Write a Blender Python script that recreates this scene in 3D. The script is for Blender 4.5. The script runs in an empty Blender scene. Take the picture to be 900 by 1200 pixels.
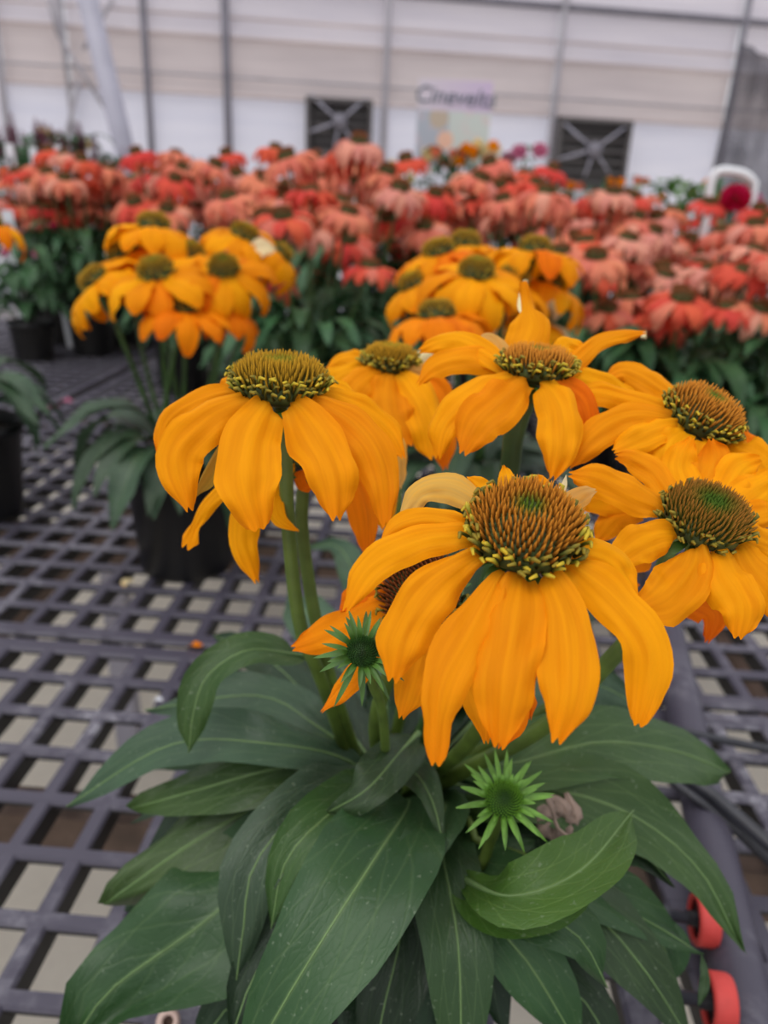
import bpy, math, random
from mathutils import Vector, Matrix
from mathutils.noise import noise as mnoise
S = bpy.context.scene
COL = S.collection
PI = math.pi
random.seed(7)
V = Vector

# ------------------------------------------------------------------ camera, world, light, exposure
BENCH = 0.80                      # height of the bench top above the floor
CAMH = 0.52                       # camera above the bench top
FPX = 900.0
pitch, roll = math.radians(21.4), math.radians(2.6)
fwd = V((0, math.cos(pitch), -math.sin(pitch)))
r0 = V((1, 0, 0)); u0 = r0.cross(fwd)
RT = (math.cos(roll)*r0 + math.sin(roll)*u0).normalized()
UP = (-math.sin(roll)*r0 + math.cos(roll)*u0).normalized()
CAM = V((0, 0, BENCH+CAMH))
cd = bpy.data.cameras.new('camera'); cam = bpy.data.objects.new('camera', cd); COL.objects.link(cam)
cd.sensor_fit = 'VERTICAL'; cd.sensor_height = 36.0; cd.lens = FPX/1200*36.0
cd.clip_start = 0.01; cd.clip_end = 200
m = Matrix((RT, UP, -fwd)).transposed().to_4x4(); m.translation = CAM
cam.matrix_world = m
cd.dof.use_dof = True; cd.dof.focus_distance = 0.265; cd.dof.aperture_fstop = 8.5
S.camera = cam
S.view_settings.view_transform = 'Standard'; S.view_settings.look = 'None'
S.view_settings.gamma = 1.0; S.view_settings.use_curve_mapping = False
S.view_settings.exposure = 0.38
W = bpy.data.worlds.new('overcast'); S.world = W; W.use_nodes = True
wn = W.node_tree; bg = wn.nodes['Background']
tc = wn.nodes.new('ShaderNodeTexCoord'); sx = wn.nodes.new('ShaderNodeSeparateXYZ')
rp = wn.nodes.new('ShaderNodeValToRGB')
wn.links.new(tc.outputs['Generated'], sx.inputs[0]); wn.links.new(sx.outputs['Z'], rp.inputs[0])
rp.color_ramp.elements[0].position = 0.0; rp.color_ramp.elements[0].color = (.62, .62, .66, 1)
rp.color_ramp.elements[1].position = 0.8; rp.color_ramp.elements[1].color = (.93, .94, 1.0, 1)
wn.links.new(rp.outputs[0], bg.inputs[0]); bg.inputs[1].default_value = 0.80
sd = bpy.data.lights.new('diffuse_sun', 'SUN'); sun = bpy.data.objects.new('diffuse_sun', sd); COL.objects.link(sun)
sd.energy = 1.1; sd.angle = math.radians(50); sd.color = (1, .97, .93)
sun.rotation_euler = (math.radians(22), math.radians(-18), 0)

def ray(px, py):
    return fwd + RT*((px-450)/FPX) + UP*((600-py)/FPX)
def at(px, py, depth):            # point at view depth
    return CAM + ray(px, py)*depth
def ph(px, py, h):                # point at height h above the bench top
    d = ray(px, py); return CAM + d*((h-CAMH)/d.z)
def aty(px, py, y):               # point at distance y from the camera
    d = ray(px, py); return CAM + d*(y/d.y)

# ------------------------------------------------------------------ materials
def newmat(name):
    mt = bpy.data.materials.new(name); mt.use_nodes = True
    nt = mt.node_tree; nt.nodes.clear()
    out = nt.nodes.new('ShaderNodeOutputMaterial')
    return mt, nt, out
def N(nt, t, **k):
    n = nt.nodes.new(t)
    for a, b in k.items():
        if a[0] == 'i':
            n.inputs[int(a[1:])].default_value = b
        else: setattr(n, a, b)
    return n
def L(nt, a, b): nt.links.new(a, b)
def mathn(nt, op, a, b=None, c=None):
    n = nt.nodes.new('ShaderNodeMath'); n.operation = op
    for i, x in enumerate((a, b, c)):
        if x is None: continue
        if isinstance(x, (int, float)): n.inputs[i].default_value = x
        else: nt.links.new(x, n.inputs[i])
    return n.outputs[0]
def mixc(nt, fac, a, b):
    n = nt.nodes.new('ShaderNodeMix'); n.data_type = 'RGBA'
    for s, x in ((n.inputs[0], fac), (n.inputs[6], a), (n.inputs[7], b)):
        if isinstance(x, (int, float)): s.default_value = x
        elif isinstance(x, tuple): s.default_value = (*x, 1) if len(x) == 3 else x
        else: nt.links.new(x, s)
    return n.outputs[2]
def ramp(nt, fac, stops):
    n = nt.nodes.new('ShaderNodeValToRGB'); e = n.color_ramp.elements
    while len(e) < len(stops): e.new(0.5)
    for k, (p, c) in zip(e, stops): k.position = p; k.color = (*c, 1)
    nt.links.new(fac, n.inputs[0]); return n.outputs[0]
def surf(nt, out, col, rough=.5, trans=0, bump=None, bs=.3, bd=.001, spec=.5, tcol=None):
    b = N(nt, 'ShaderNodeBsdfPrincipled')
    if isinstance(col, tuple): b.inputs['Base Color'].default_value = (*col, 1)
    else: L(nt, col, b.inputs['Base Color'])
    if isinstance(rough, (int, float)): b.inputs['Roughness'].default_value = rough
    else: L(nt, rough, b.inputs['Roughness'])
    b.inputs['Specular IOR Level'].default_value = spec
    if bump is not None:
        bn = N(nt, 'ShaderNodeBump'); bn.inputs['Strength'].default_value = bs; bn.inputs['Distance'].default_value = bd
        L(nt, bump, bn.inputs['Height']); L(nt, bn.outputs[0], b.inputs['Normal'])
    if trans > 0:
        t = N(nt, 'ShaderNodeBsdfTranslucent'); src = tcol if tcol is not None else col
        if isinstance(src, tuple): t.inputs[0].default_value = (*src, 1)
        else: L(nt, src, t.inputs[0])
        mx = N(nt, 'ShaderNodeMixShader'); mx.inputs[0].default_value = trans
        L(nt, b.outputs[0], mx.inputs[1]); L(nt, t.outputs[0], mx.inputs[2]); L(nt, mx.outputs[0], out.inputs[0])
    else: L(nt, b.outputs[0], out.inputs[0])
    return b
def noise(nt, scale, detail=3, vec=None, rough=.5, dim='3D'):
    n = nt.nodes.new('ShaderNodeTexNoise'); n.inputs['Scale'].default_value = scale; n.inputs['Detail'].default_value = detail
    n.inputs['Roughness'].default_value = rough
    if vec is not None: nt.links.new(vec, n.inputs['Vector'])
    return n.outputs[0]
def uvs(nt):
    u = nt.nodes.new('ShaderNodeUVMap'); s = nt.nodes.new('ShaderNodeSeparateXYZ'); nt.links.new(u.outputs[0], s.inputs[0])
    return u.outputs[0], s.outputs[0], s.outputs[1]
def objco(nt): return nt.nodes.new('ShaderNodeTexCoord').outputs['Object']
def simple(name, col, rough=.5, ns=0, var=.25, bumps=0, spec=.5, trans=0, bd=.002):
    mt, nt, out = newmat(name)
    c = col; bp = None
    if ns:
        v = objco(nt); n = noise(nt, ns, 4, v)
        f = ramp(nt, n, [(.3, (0, 0, 0)), (.7, (1, 1, 1))])
        c = mixc(nt, f, tuple(x*(1-var) for x in col), tuple(min(1, x*(1+var)) for x in col))
        if bumps: bp = n
    surf(nt, out, c, rough, trans, bp, bumps, bd, spec)
    return mt
def petal_mat(name, base, tip, rootc, trans=.3, rough=.7, stripes=8, bs=.3):
    mt, nt, out = newmat(name)
    uv, u, v = uvs(nt)
    mp = N(nt, 'ShaderNodeMapping'); mp.inputs['Scale'].default_value = (stripes, 1.3, 1); L(nt, uv, mp.inputs[0])
    oi = nt.nodes.new('ShaderNodeObjectInfo')
    va = nt.nodes.new('ShaderNodeVectorMath'); va.operation = 'ADD'; L(nt, mp.outputs[0], va.inputs[0])
    cb = N(nt, 'ShaderNodeCombineXYZ'); L(nt, mathn(nt, 'MULTIPLY', oi.outputs['Random'], 60.), cb.inputs[2]); L(nt, cb.outputs[0], va.inputs[1])
    st = noise(nt, 1.0, 2, va.outputs[0])
    g = ramp(nt, v, [(0, rootc), (.16, base), (.75, base), (1, tip)])
    dark = mixc(nt, .5, g, tuple(x*.78 for x in tip))
    f = ramp(nt, st, [(.35, (0, 0, 0)), (.62, (1, 1, 1))])
    c = mixc(nt, f, dark, g)
    hs = N(nt, 'ShaderNodeHueSaturation'); L(nt, c, hs.inputs['Color'])
    L(nt, mathn(nt, 'MULTIPLY_ADD', oi.outputs['Random'], .016, .492), hs.inputs['Hue'])
    L(nt, mathn(nt, 'MULTIPLY_ADD', oi.outputs['Random'], .14, .90), hs.inputs['Value'])
    surf(nt, out, hs.outputs[0], rough, trans, st, bs, .0005, .10)
    return mt
def leaf_mat(name, dark, light, veincol, rough=.42, trans=.18, lat=9):
    mt, nt, out = newmat(name)
    uv, u, v = uvs(nt)
    oi = nt.nodes.new('ShaderNodeObjectInfo')
    a = mathn(nt, 'ABSOLUTE', mathn(nt, 'SUBTRACT', u, .5))                 # 0 at the midrib, .5 at the edge
    wob = mathn(nt, 'MULTIPLY', mathn(nt, 'SUBTRACT', noise(nt, 9, 2, uv), .5), .05)
    aw = mathn(nt, 'ADD', a, wob)
    mid = mathn(nt, 'SMOOTH_MIN', 1.0, mathn(nt, 'MULTIPLY', a, 32.), .2)
    side = mathn(nt, 'MINIMUM', 1.0, mathn(nt, 'MULTIPLY', mathn(nt, 'ABSOLUTE', mathn(nt, 'SUBTRACT', aw, .24)), 60.))
    # lateral veins sweeping forward from the midrib
    ph_ = mathn(nt, 'SUBTRACT', mathn(nt, 'MULTIPLY', v, lat), mathn(nt, 'MULTIPLY', mathn(nt, 'POWER', a, .8), 4.2))
    ph_ = mathn(nt, 'ADD', ph_, mathn(nt, 'MULTIPLY', wob, 6.))
    fr = mathn(nt, 'ABSOLUTE', mathn(nt, 'SUBTRACT', mathn(nt, 'FRACT', ph_), .5))
    latv = mathn(nt, 'MINIMUM', 1.0, mathn(nt, 'MULTIPLY', fr, 11.))
    vo = nt.nodes.new('ShaderNodeTexVoronoi'); vo.feature = 'DISTANCE_TO_EDGE'; vo.inputs['Scale'].default_value = 1
    mp = N(nt, 'ShaderNodeMapping'); mp.inputs['Scale'].default_value = (16, 34, 1); L(nt, uv, mp.inputs[0]); L(nt, mp.outputs[0], vo.inputs['Vector'])
    ret = mathn(nt, 'MINIMUM', 1.0, mathn(nt, 'MULTIPLY', vo.outputs['Distance'], 6.))
    co = objco(nt)
    bl = ramp(nt, noise(nt, 30, 4, co), [(.3, (0, 0, 0)), (.7, (1, 1, 1))])
    c = mixc(nt, bl, dark, light)
    hs = N(nt, 'ShaderNodeHueSaturation'); L(nt, c, hs.inputs['Color'])
    L(nt, mathn(nt, 'MULTIPLY_ADD', oi.outputs['Random'], .5, .75), hs.inputs['Value'])
    L(nt, mathn(nt, 'MULTIPLY_ADD', oi.outputs['Random'], .03, .485), hs.inputs['Hue'])
    c = hs.outputs[0]
    c = mixc(nt, mathn(nt, 'MULTIPLY', mathn(nt, 'SUBTRACT', 1., latv), .20), c, veincol)
    c = mixc(nt, mathn(nt, 'MULTIPLY', mathn(nt, 'SUBTRACT', 1., side), .28), c, veincol)
    c = mixc(nt, mathn(nt, 'MULTIPLY', mathn(nt, 'SUBTRACT', 1., mid), .9), c, veincol)
    dust = ramp(nt, noise(nt, 420, 2, co), [(.66, (0, 0, 0)), (.74, (1, 1, 1))])
    c = mixc(nt, mathn(nt, 'MULTIPLY', dust, .22), c, (.42, .5, .36))
    hgt = mathn(nt, 'ADD', mathn(nt, 'MULTIPLY', latv, .6), mathn(nt, 'ADD', mathn(nt, 'MULTIPLY', ret, .4), mathn(nt, 'MULTIPLY', side, .5)))
    surf(nt, out, c, rough, trans, hgt, .32, .0008, .40)
    return mt
def cone_mat(name, tip, midc, base, green, gr=.3):
    mt, nt, out = newmat(name)
    uv, u, v = uvs(nt)
    a = ramp(nt, v, [(0, base), (.45, midc), (1, tip)])
    b = ramp(nt, v, [(0, base), (1, green)])
    f = ramp(nt, u, [(gr*.5, (1, 1, 1)), (gr*1.4, (0, 0, 0))])
    surf(nt, out, mixc(nt, f, a, b), .6, 0, None, spec=.25)
    return mt
M = {}
M['petal'] = petal_mat('yellow_petal', (1.0, .385, .003), (1.0, .32, .002), (.85, .36, .01))
M['petal_deep'] = petal_mat('orange_petal', (1.0, .26, .003), (.95, .20, .003), (.9, .25, .01))
M['petal_dry'] = petal_mat('faded_petal', (.78, .40, .07), (.74, .45, .14), (.9, .36, .02))
M['petal_tip'] = petal_mat('bleached_petal', (.95, .78, .42), (.9, .78, .5), (.95, .5, .06))
M['petal_olive'] = petal_mat('petal_underside', (.55, .34, .04), (.5, .32, .05), (.4, .36, .05))
M['coral'] = petal_mat('coral_petal', (.88, .25, .155), (.84, .33, .19), (.70, .12, .09), stripes=8)
M['coral_red'] = petal_mat('red_petal', (.82, .105, .065), (.82, .15, .08), (.70, .05, .05), stripes=8)
M['coral_pale'] = petal_mat('salmon_petal', (.88, .36, .27), (.85, .44, .30), (.8, .22, .20), stripes=8)
M['magenta'] = petal_mat('magenta_petal', (.62, .01, .09), (.62, .02, .12), (.4, .01, .05), stripes=6)
M['pink'] = petal_mat('pink_petal', (.75, .22, .38), (.75, .3, .45), (.6, .1, .25), stripes=6)
M['plum'] = simple('plum_spike', (.16, .025, .06), .6, 60, .4)
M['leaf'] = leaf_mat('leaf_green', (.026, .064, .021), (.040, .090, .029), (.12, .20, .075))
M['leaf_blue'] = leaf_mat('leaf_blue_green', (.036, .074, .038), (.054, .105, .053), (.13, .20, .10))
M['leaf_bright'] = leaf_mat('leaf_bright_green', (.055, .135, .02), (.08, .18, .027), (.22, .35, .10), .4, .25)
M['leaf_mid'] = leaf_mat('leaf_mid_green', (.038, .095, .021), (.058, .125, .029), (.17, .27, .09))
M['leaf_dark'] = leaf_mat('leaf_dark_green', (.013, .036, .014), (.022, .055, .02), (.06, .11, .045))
M['leaf_far'] = leaf_mat('leaf_far', (.022, .07, .028), (.055, .15, .052), (.10, .20, .08), .5, .15, 5)
M['midrib'] = simple('midrib_green', (.15, .25, .085), .5, 40, .15)
M['stem'] = simple('stem_green', (.095, .15, .022), .5, 60, .3, .2)
M['stem_dark'] = simple('stem_dark_green', (.045, .10, .02), .5, 50, .3, .2)
M['receptacle'] = simple('receptacle_green', (.05, .075, .012), .7, 200, .5)
M['cone_old'] = cone_mat('cone_orange', (.92, .38, .04), (.34, .13, .012), (.05, .055, .008), (.16, .26, .02), .28)
M['cone_young'] = cone_mat('cone_gold', (.74, .40, .02), (.24, .14, .01), (.025, .04, .006), (.36, .33, .02), .35)
M['cone_green'] = cone_mat('cone_green', (.52, .20, .03), (.15, .13, .015), (.02, .05, .006), (.11, .20, .02), .45)
M['cone_brown'] = cone_mat('cone_brown', (.42, .12, .03), (.16, .05, .015), (.05, .015, .01), (.20, .07, .02), .3)
M['floret'] = cone_mat('pollen_yellow', (.72, .50, .03), (.20, .20, .015), (.03, .04, .005), (.72, .50, .03), .0001)
M['floret_dark'] = cone_mat('floret_olive', (.34, .24, .02), (.07, .08, .01), (.02, .03, .004), (.3, .2, .02), .0001)
M['bud_lime'] = cone_mat('bud_lime', (.20, .40, .05), (.14, .32, .03), (.05, .14, .01), (.02, .07, .005), .5)
M['bract'] = simple('bract_green', (.06, .15, .02), .5, 90, .35)
M['bract_bright'] = simple('bract_lime', (.13, .30, .035), .5, 90, .3)
M['bud_green'] = simple('bud_deep_green', (.025, .085, .01), .6, 300, .5)
M['dry'] = simple('withered_brown', (.26, .19, .15), .8, 120, .4, .4)
M['pot'] = simple('black_pot_plastic', (.006, .006, .007), .45, 20, .2)
M['soil'] = simple('potting_soil', (.035, .022, .015), .95, 160, .6, 1.0)
M['tag'] = simple('white_tag', (.72, .74, .78), .5)
M['black_tube'] = simple('black_tube', (.03, .031, .038), .42, 40, .35, .2)
M['red_rubber'] = simple('red_rubber', (.62, .055, .045), .6, 60, .15, .1)
M['hub'] = simple('dark_hub', (.02, .018, .02), .5)
M['rust'] = simple('rusty_steel', (.13, .085, .065), .7, 25, .4, .3)
M['galv'] = simple('galvanised_steel', (.36, .35, .42), .45, 6, .1)
M['post_grey'] = simple('grey_painted_post', (.17, .16, .19), .6, 5, .15)
M['beam_grey'] = simple('beam_grey', (.33, .31, .34), .6, 5, .15)
M['white_frame'] = simple('white_pipe', (.74, .76, .78), .45)

def scuffed(name):
    mt, nt, out = newmat(name); v = objco(nt)
    n1 = noise(nt, 7, 4, v, .62); n2 = noise(nt, 60, 5, v, .7); n3 = noise(nt, 2.5, 2, v)
    f = mathn(nt, 'MULTIPLY', ramp(nt, n1, [(.46, (0, 0, 0)), (.68, (1, 1, 1))]), ramp(nt, n2, [(.42, (0, 0, 0)), (.66, (1, 1, 1))]))
    c = mixc(nt, n3, (.060, .055, .078), (.088, .080, .108))
    c = mixc(nt, mathn(nt, 'MULTIPLY', n2, .35), c, (.035, .03, .045))
    c = mixc(nt, mathn(nt, 'MULTIPLY', f, .75), c, (.38, .37, .41))
    surf(nt, out, c, .50, 0, n2, .25, .001, .4)
    return mt
M['bench'] = scuffed('scuffed_bench_plastic')
M['bench_side'] = simple('shaded_bench_side', (.010, .0095, .012), .6, 30, .3)  # rib sides near-black: shade inside the grid holes put into the colour
M['pipe'] = scuffed('scuffed_pipe')
def concrete():
    mt, nt, out = newmat('floor_concrete'); v = objco(nt)
    n1 = noise(nt, 1.3, 5, v); n2 = noise(nt, 35, 5, v, .65)
    c = mixc(nt, n1, (.78, .71, .60), (.86, .80, .69)); c = mixc(nt, mathn(nt, 'MULTIPLY', n2, .25), c, (.30, .26, .21))
    surf(nt, out, c, .85, 0, n2, .4, .004)
    return mt
M['floor'] = concrete()
def film(name, c1, c2, tr=.35):
    mt, nt, out = newmat(name); v = objco(nt)
    mp = N(nt, 'ShaderNodeMapping'); mp.inputs['Scale'].default_value = (.5, .5, 5); L(nt, v, mp.inputs[0])
    n = noise(nt, 1.6, 3, mp.outputs[0])
    w = nt.nodes.new('ShaderNodeTexWave'); w.inputs['Scale'].default_value = 9; w.bands_direction = 'Z'; L(nt, v, w.inputs[0])
    c = mixc(nt, ramp(nt, n, [(.3, (0, 0, 0)), (.7, (1, 1, 1))]), c1, c2)
    surf(nt, out, c, .5, tr, w.outputs[1], .2, .01, .3)
    return mt
M['film'] = film('greenhouse_film', (.66, .62, .68), (.77, .72, .76))
M['film_beige'] = film('greenhouse_curtain', (.57, .50, .50), (.70, .62, .61))
M['skirt'] = film('skirt_sheet', (.71, .71, .81), (.80, .79, .87))
M['vent_dark'] = simple('vent_dark', (.07, .065, .062), .7, 6, .3)
M['vent_slat'] = simple('vent_slat', (.10, .09, .09), .6, 6, .2)
def netmat():
    mt, nt, out = newmat('shade_net')
    b = N(nt, 'ShaderNodeBsdfDiffuse'); b.inputs[0].default_value = (.10, .095, .11, 1)
    t = N(nt, 'ShaderNodeBsdfTransparent'); v = objco(nt)
    mx = N(nt, 'ShaderNodeMixShader'); L(nt, ramp(nt, noise(nt, 4, 3, v), [(.3, (.12,)*3), (.7, (.38,)*3)]), mx.inputs[0])
    L(nt, b.outputs[0], mx.inputs[1]); L(nt, t.outputs[0], mx.inputs[2]); L(nt, mx.outputs[0], out.inputs[0])
    return mt
M['net'] = netmat()

# ------------------------------------------------------------------ object helpers
class MB:
    def __init__(s): s.v = []; s.f = []; s.uv = []; s.mi = []
    def add(s, vs, fs, uv=None, mi=0):
        k = len(s.v); s.v += [tuple(p) for p in vs]
        s.f += [tuple(i+k for i in f) for f in fs]; s.mi += [mi]*len(fs)
        s.uv += list(uv) if uv else [(0, 0)]*len(vs)
    def box(s, c, h, R=None, mi=0):
        c = V(c); vs = []
        for x in (-1, 1):
            for y in (-1, 1):
                for z in (-1, 1):
                    p = V((x*h[0], y*h[1], z*h[2])); vs.append(c+(R @ p if R else p))
        s.add(vs, [(0, 1, 3, 2), (4, 6, 7, 5), (0, 4, 5, 1), (2, 3, 7, 6), (0, 2, 6, 4), (1, 5, 7, 3)], mi=mi)
    def tube(s, pts, rs, n=10, mi=0, cap=True):
        pts = [V(p) for p in pts]
        if isinstance(rs, (int, float)): rs = [rs]*len(pts)
        ref = V((.3, .2, 1)).normalized(); vs = []; fs = []; uv = []; a = None
        for i, p in enumerate(pts):
            t = (pts[min(i+1, len(pts)-1)]-pts[max(i-1, 0)]).normalized()
            if a is None:
                a = t.cross(ref)
                if a.length < .1: a = t.cross(V((1, 0, 0)))
            a = (a-t*a.dot(t)).normalized(); b = t.cross(a)
            for k in range(n):
                q = 2*PI*k/n; vs.append(p+(a*math.cos(q)+b*math.sin(q))*rs[i]); uv.append((k/n, i/max(1, len(pts)-1)))
        for i in range(len(pts)-1):
            for k in range(n):
                fs.append((i*n+k, i*n+(k+1) % n, (i+1)*n+(k+1) % n, (i+1)*n+k))
        if cap:
            fs.append(tuple(range(n))[::-1]); fs.append(tuple(range((len(pts)-1)*n, len(pts)*n)))
        s.add(vs, fs, uv, mi)
    def lathe(s, prof, n=32, M4=None, mi=0):
        vs = []; fs = []; uv = []
        for i, (r, z) in enumerate(prof):
            for k in range(n):
                q = 2*PI*k/n; p = V((r*math.cos(q), r*math.sin(q), z)); vs.append(M4 @ p if M4 else p); uv.append((k/n, i/(len(prof)-1)))
        for i in range(len(prof)-1):
            for k in range(n):
                fs.append((i*n+k, i*n+(k+1) % n, (i+1)*n+(k+1) % n, (i+1)*n+k))
        s.add(vs, fs, uv, mi)
    def mesh(s, name, mats, smooth=True):
        me = bpy.data.meshes.new(name); me.from_pydata(s.v, [], s.f)
        ul = me.uv_layers.new(name='UVMap')
        vi = [0]*len(me.loops); me.loops.foreach_get('vertex_index', vi)
        flat = []
        for i in vi: flat += s.uv[i]
        ul.data.foreach_set('uv', flat)
        if not isinstance(mats, (list, tuple)): mats = [mats]
        for mm in mats: me.materials.append(mm)
        me.polygons.foreach_set('material_index', s.mi)
        me.polygons.foreach_set('use_smooth', [smooth]*len(me.polygons))
        me.update(); return me
def link(name, me, parent=None, loc=None, mat=None):
    o = bpy.data.objects.new(name, me); COL.objects.link(o)
    if parent: o.parent = parent
    if mat is not None: o.matrix_local = mat
    elif loc is not None: o.location = loc
    return o
def thing(name, label, cat, loc, group=None, rz=0):
    o = bpy.data.objects.new(name, None); COL.objects.link(o); o.location = loc; o.rotation_euler = (0, 0, rz)
    o.empty_display_size = .03
    tag(o, label, cat, group); return o
def tag(o, label, cat, group=None):
    o['label'] = label; o['category'] = cat
    if group: o['group'] = group
    return o
def copy_tree(o, parent=None):
    c = o.copy(); COL.objects.link(c)
    if parent: c.parent = parent
    for ch in o.children: copy_tree(ch, c)
    return c
def spline(pts, n):
    pts = [V(p) for p in pts]
    if len(pts) == 2: return [pts[0].lerp(pts[1], i/(n-1)) for i in range(n)]
    P = [pts[0]*2-pts[1]]+pts+[pts[-1]*2-pts[-2]]
    # arc-length-ish parameterisation
    d = [0]
    for i in range(1, len(pts)): d.append(d[-1]+(pts[i]-pts[i-1]).length)
    out = []
    for i in range(n):
        s = d[-1]*i/(n-1); k = 0
        while k < len(pts)-2 and s > d[k+1]: k += 1
        t = (s-d[k])/max(1e-9, d[k+1]-d[k])
        a, b, c, e = P[k], P[k+1], P[k+2], P[k+3]
        out.append(.5*((2*b)+(c-a)*t+(2*a-5*b+4*c-e)*t*t+(3*b-a-3*c+e)*t**3))
    return out
def interp(tab, t):
    for (a, x), (b, y) in zip(tab, tab[1:]):
        if t <= b: return x+(y-x)*(t-a)/(b-a)
    return tab[-1][1]
PETAL = [(0, .44), (.12, .68), (.28, .92), (.45, 1.0), (.65, .95), (.8, .80), (.92, .58), (1, .34)]
PETAL_N = [(0, .30), (.15, .55), (.35, .95), (.55, 1.0), (.75, .80), (.9, .5), (1, .22)]
LEAF = [(0, .07), (.14, .09), (.24, .30), (.38, .74), (.52, .98), (.64, 1.0), (.78, .82), (.9, .45), (.97, .16), (1, .02)]
LEAF_S = [(0, .10), (.08, .30), (.25, .78), (.45, 1.0), (.65, .93), (.82, .6), (.93, .28), (1, .02)]
LEAF_W = [(0, .18), (.10, .42), (.25, .80), (.45, 1.0), (.68, .98), (.84, .72), (.95, .30), (1, .02)]
def sheet(path, width, prof, nrm, nu=9, nv=14, fold=0., cup=0., wave=0., notch=0., ridges=0., seed=0, comp=True, twist=0.):
    """a curved blade along path; nrm(i, p, t) gives the direction its face looks to"""
    pp = spline(path, nv); vs = []; uv = []; fs = []
    rg = random.Random(seed); fx = [rg.uniform(-9, 9) for _ in range(3)]
    for i, p in enumerate(pp):
        t = i/(nv-1); T = (pp[min(i+1, nv-1)]-pp[max(i-1, 0)]).normalized()
        n = nrm(i, p, T); A = T.cross(n)
        if A.length < 1e-4: A = T.cross(UP)
        A.normalize(); n = A.cross(T).normalized()
        if twist:
            q = twist*t; A, n = A*math.cos(q)+n*math.sin(q), n*math.cos(q)-A*math.sin(q)
        w = width*interp(prof, t)*.5
        Lq = (pp[-1]-pp[0]).length
        for k in range(nu):
            x = 2*k/(nu-1)-1
            wx = w*(1+wave*.22*mnoise(V((fx[0]+t*4.5, x*.8, fx[1]))))
            off = -cup*width*x*x*interp([(0, .3), (.2, 1), (1, 1)], t)+fold*abs(x)*w
            off += wave*.35*width*abs(x)*mnoise(V((fx[2]+t*5.5, x*1.2, fx[0])))
            off += ridges*width*math.cos(x*PI*3.0)*min(1, t*5)
            q = p+A*(x*wx)+n*off
            if notch:
                k2 = interp([(0, 0), (.75, 0), (1, 1)], t)
                q = q-T*(k2*Lq*notch*(.9*x*x+.45*(math.cos(x*PI*2.6)*.5+.5)*(1-abs(x))*1.2))
            vs.append(q); uv.append((k/(nu-1), t))
    for i in range(nv-1):
        for k in range(nu-1):
            a = i*nu+k; fs.append((a, a+1, a+nu+1, a+nu))
    return vs, fs, uv, pp

# ------------------------------------------------------------------ generic parts (shared meshes)
def cone_mesh(r, h, nsp, ls, rs, mats, rim=46, rimlen=.006, curl=True, seed=1, low=False):
    """bristles over a dome, axis +Z, base at z=0. materials: spike, floret, floret_dark"""
    rg = random.Random(seed); b = MB()
    for i in range(nsp):
        t = (i+.5)/nsp; rr = math.sqrt(t); q = i*2.399963
        x, y = math.cos(q)*rr*r, math.sin(q)*rr*r; z = h*math.sqrt(max(0, 1-(rr*.97)**2))
        n = V((x/r**2, y/r**2, max(z, .12*h)/h**2)).normalized()
        d = (n*.62+V((0, 0, 1))*.55+V((rg.uniform(-1, 1), rg.uniform(-1, 1), 0))*.07).normalized()
        l = ls*(.45+.75*min(1, rr*1.5))*rg.uniform(.88, 1.12); p = V((x, y, z))-n*ls*.15
        bend = V((x, y, 0)).normalized()*-.12*l if rr > .2 else V((0, 0, 0))
        k = 3 if low else 4; ax = d.orthogonal().normalized(); ay = d.cross(ax)
        vs = []; uv = []; fs = []
        for j, (s, w) in enumerate(((0, 1.), (.6, .78), (1, .12))):
            for m_ in range(k):
                a = 2*PI*m_/k; vs.append(p+d*l*s+bend*s*s+(ax*math.cos(a)+ay*math.sin(a))*rs*w); uv.append((rr, s))
        for j in range(2):
            for m_ in range(k): fs.append((j*k+m_, j*k+(m_+1) % k, (j+1)*k+(m_+1) % k, (j+1)*k+m_))
        b.add(vs, fs, uv, 0)
    for i in range(rim):                       # curled florets round the lower dome
        row = i % 3; q = i*2.399963+rg.uniform(-.1, .1); el = (.04, .22, .40)[row]
        n = V((math.cos(q)*math.cos(el), math.sin(q)*math.cos(el), math.sin(el)))
        p = V((n.x*r*1.0, n.y*r*1.0, n.z*h))
        d = (n+V((rg.uniform(-.4, .4), rg.uniform(-.4, .4), 1.0))).normalized(); l = rimlen*rg.uniform(.5, .95)
        side = d.cross(V((0, 0, 1))).normalized()*rg.choice((-1, 1))
        pts = [p, p+d*l*.6, p+d*l+side*l*.15, p+d*l*1.1+side*l*.5-V((0, 0, l*.15))] if curl else [p, p+d*l*.6, p+d*l]
        b.tube(pts, [rs*1.0, rs*.85, rs*1.15, rs*.7][:len(pts)], 4, 1 if rg.random() < .42 else 2)
    return b.mesh('bristles', mats)
def dome_mesh(r, h, n=20):
    b = MB(); prof = [(r*.25, -r*.34), (r*.65, -r*.17), (r*.97, 0)]
    for k in range(1, 6):
        a = k/5*PI/2*.98; prof.append((r*math.cos(a), h*math.sin(a)))
    b.lathe(prof, n); return b.mesh('flower_head', M['receptacle'])

VIEW = lambda p: (CAM-p).normalized()

# ================================================================== STRUCTURE
fl = MB(); fl.box((0, 5, -.05), (9, 8, .05))
o = link('floor', fl.mesh('floor', M['floor'], False)); o['kind'] = 'structure'
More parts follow.
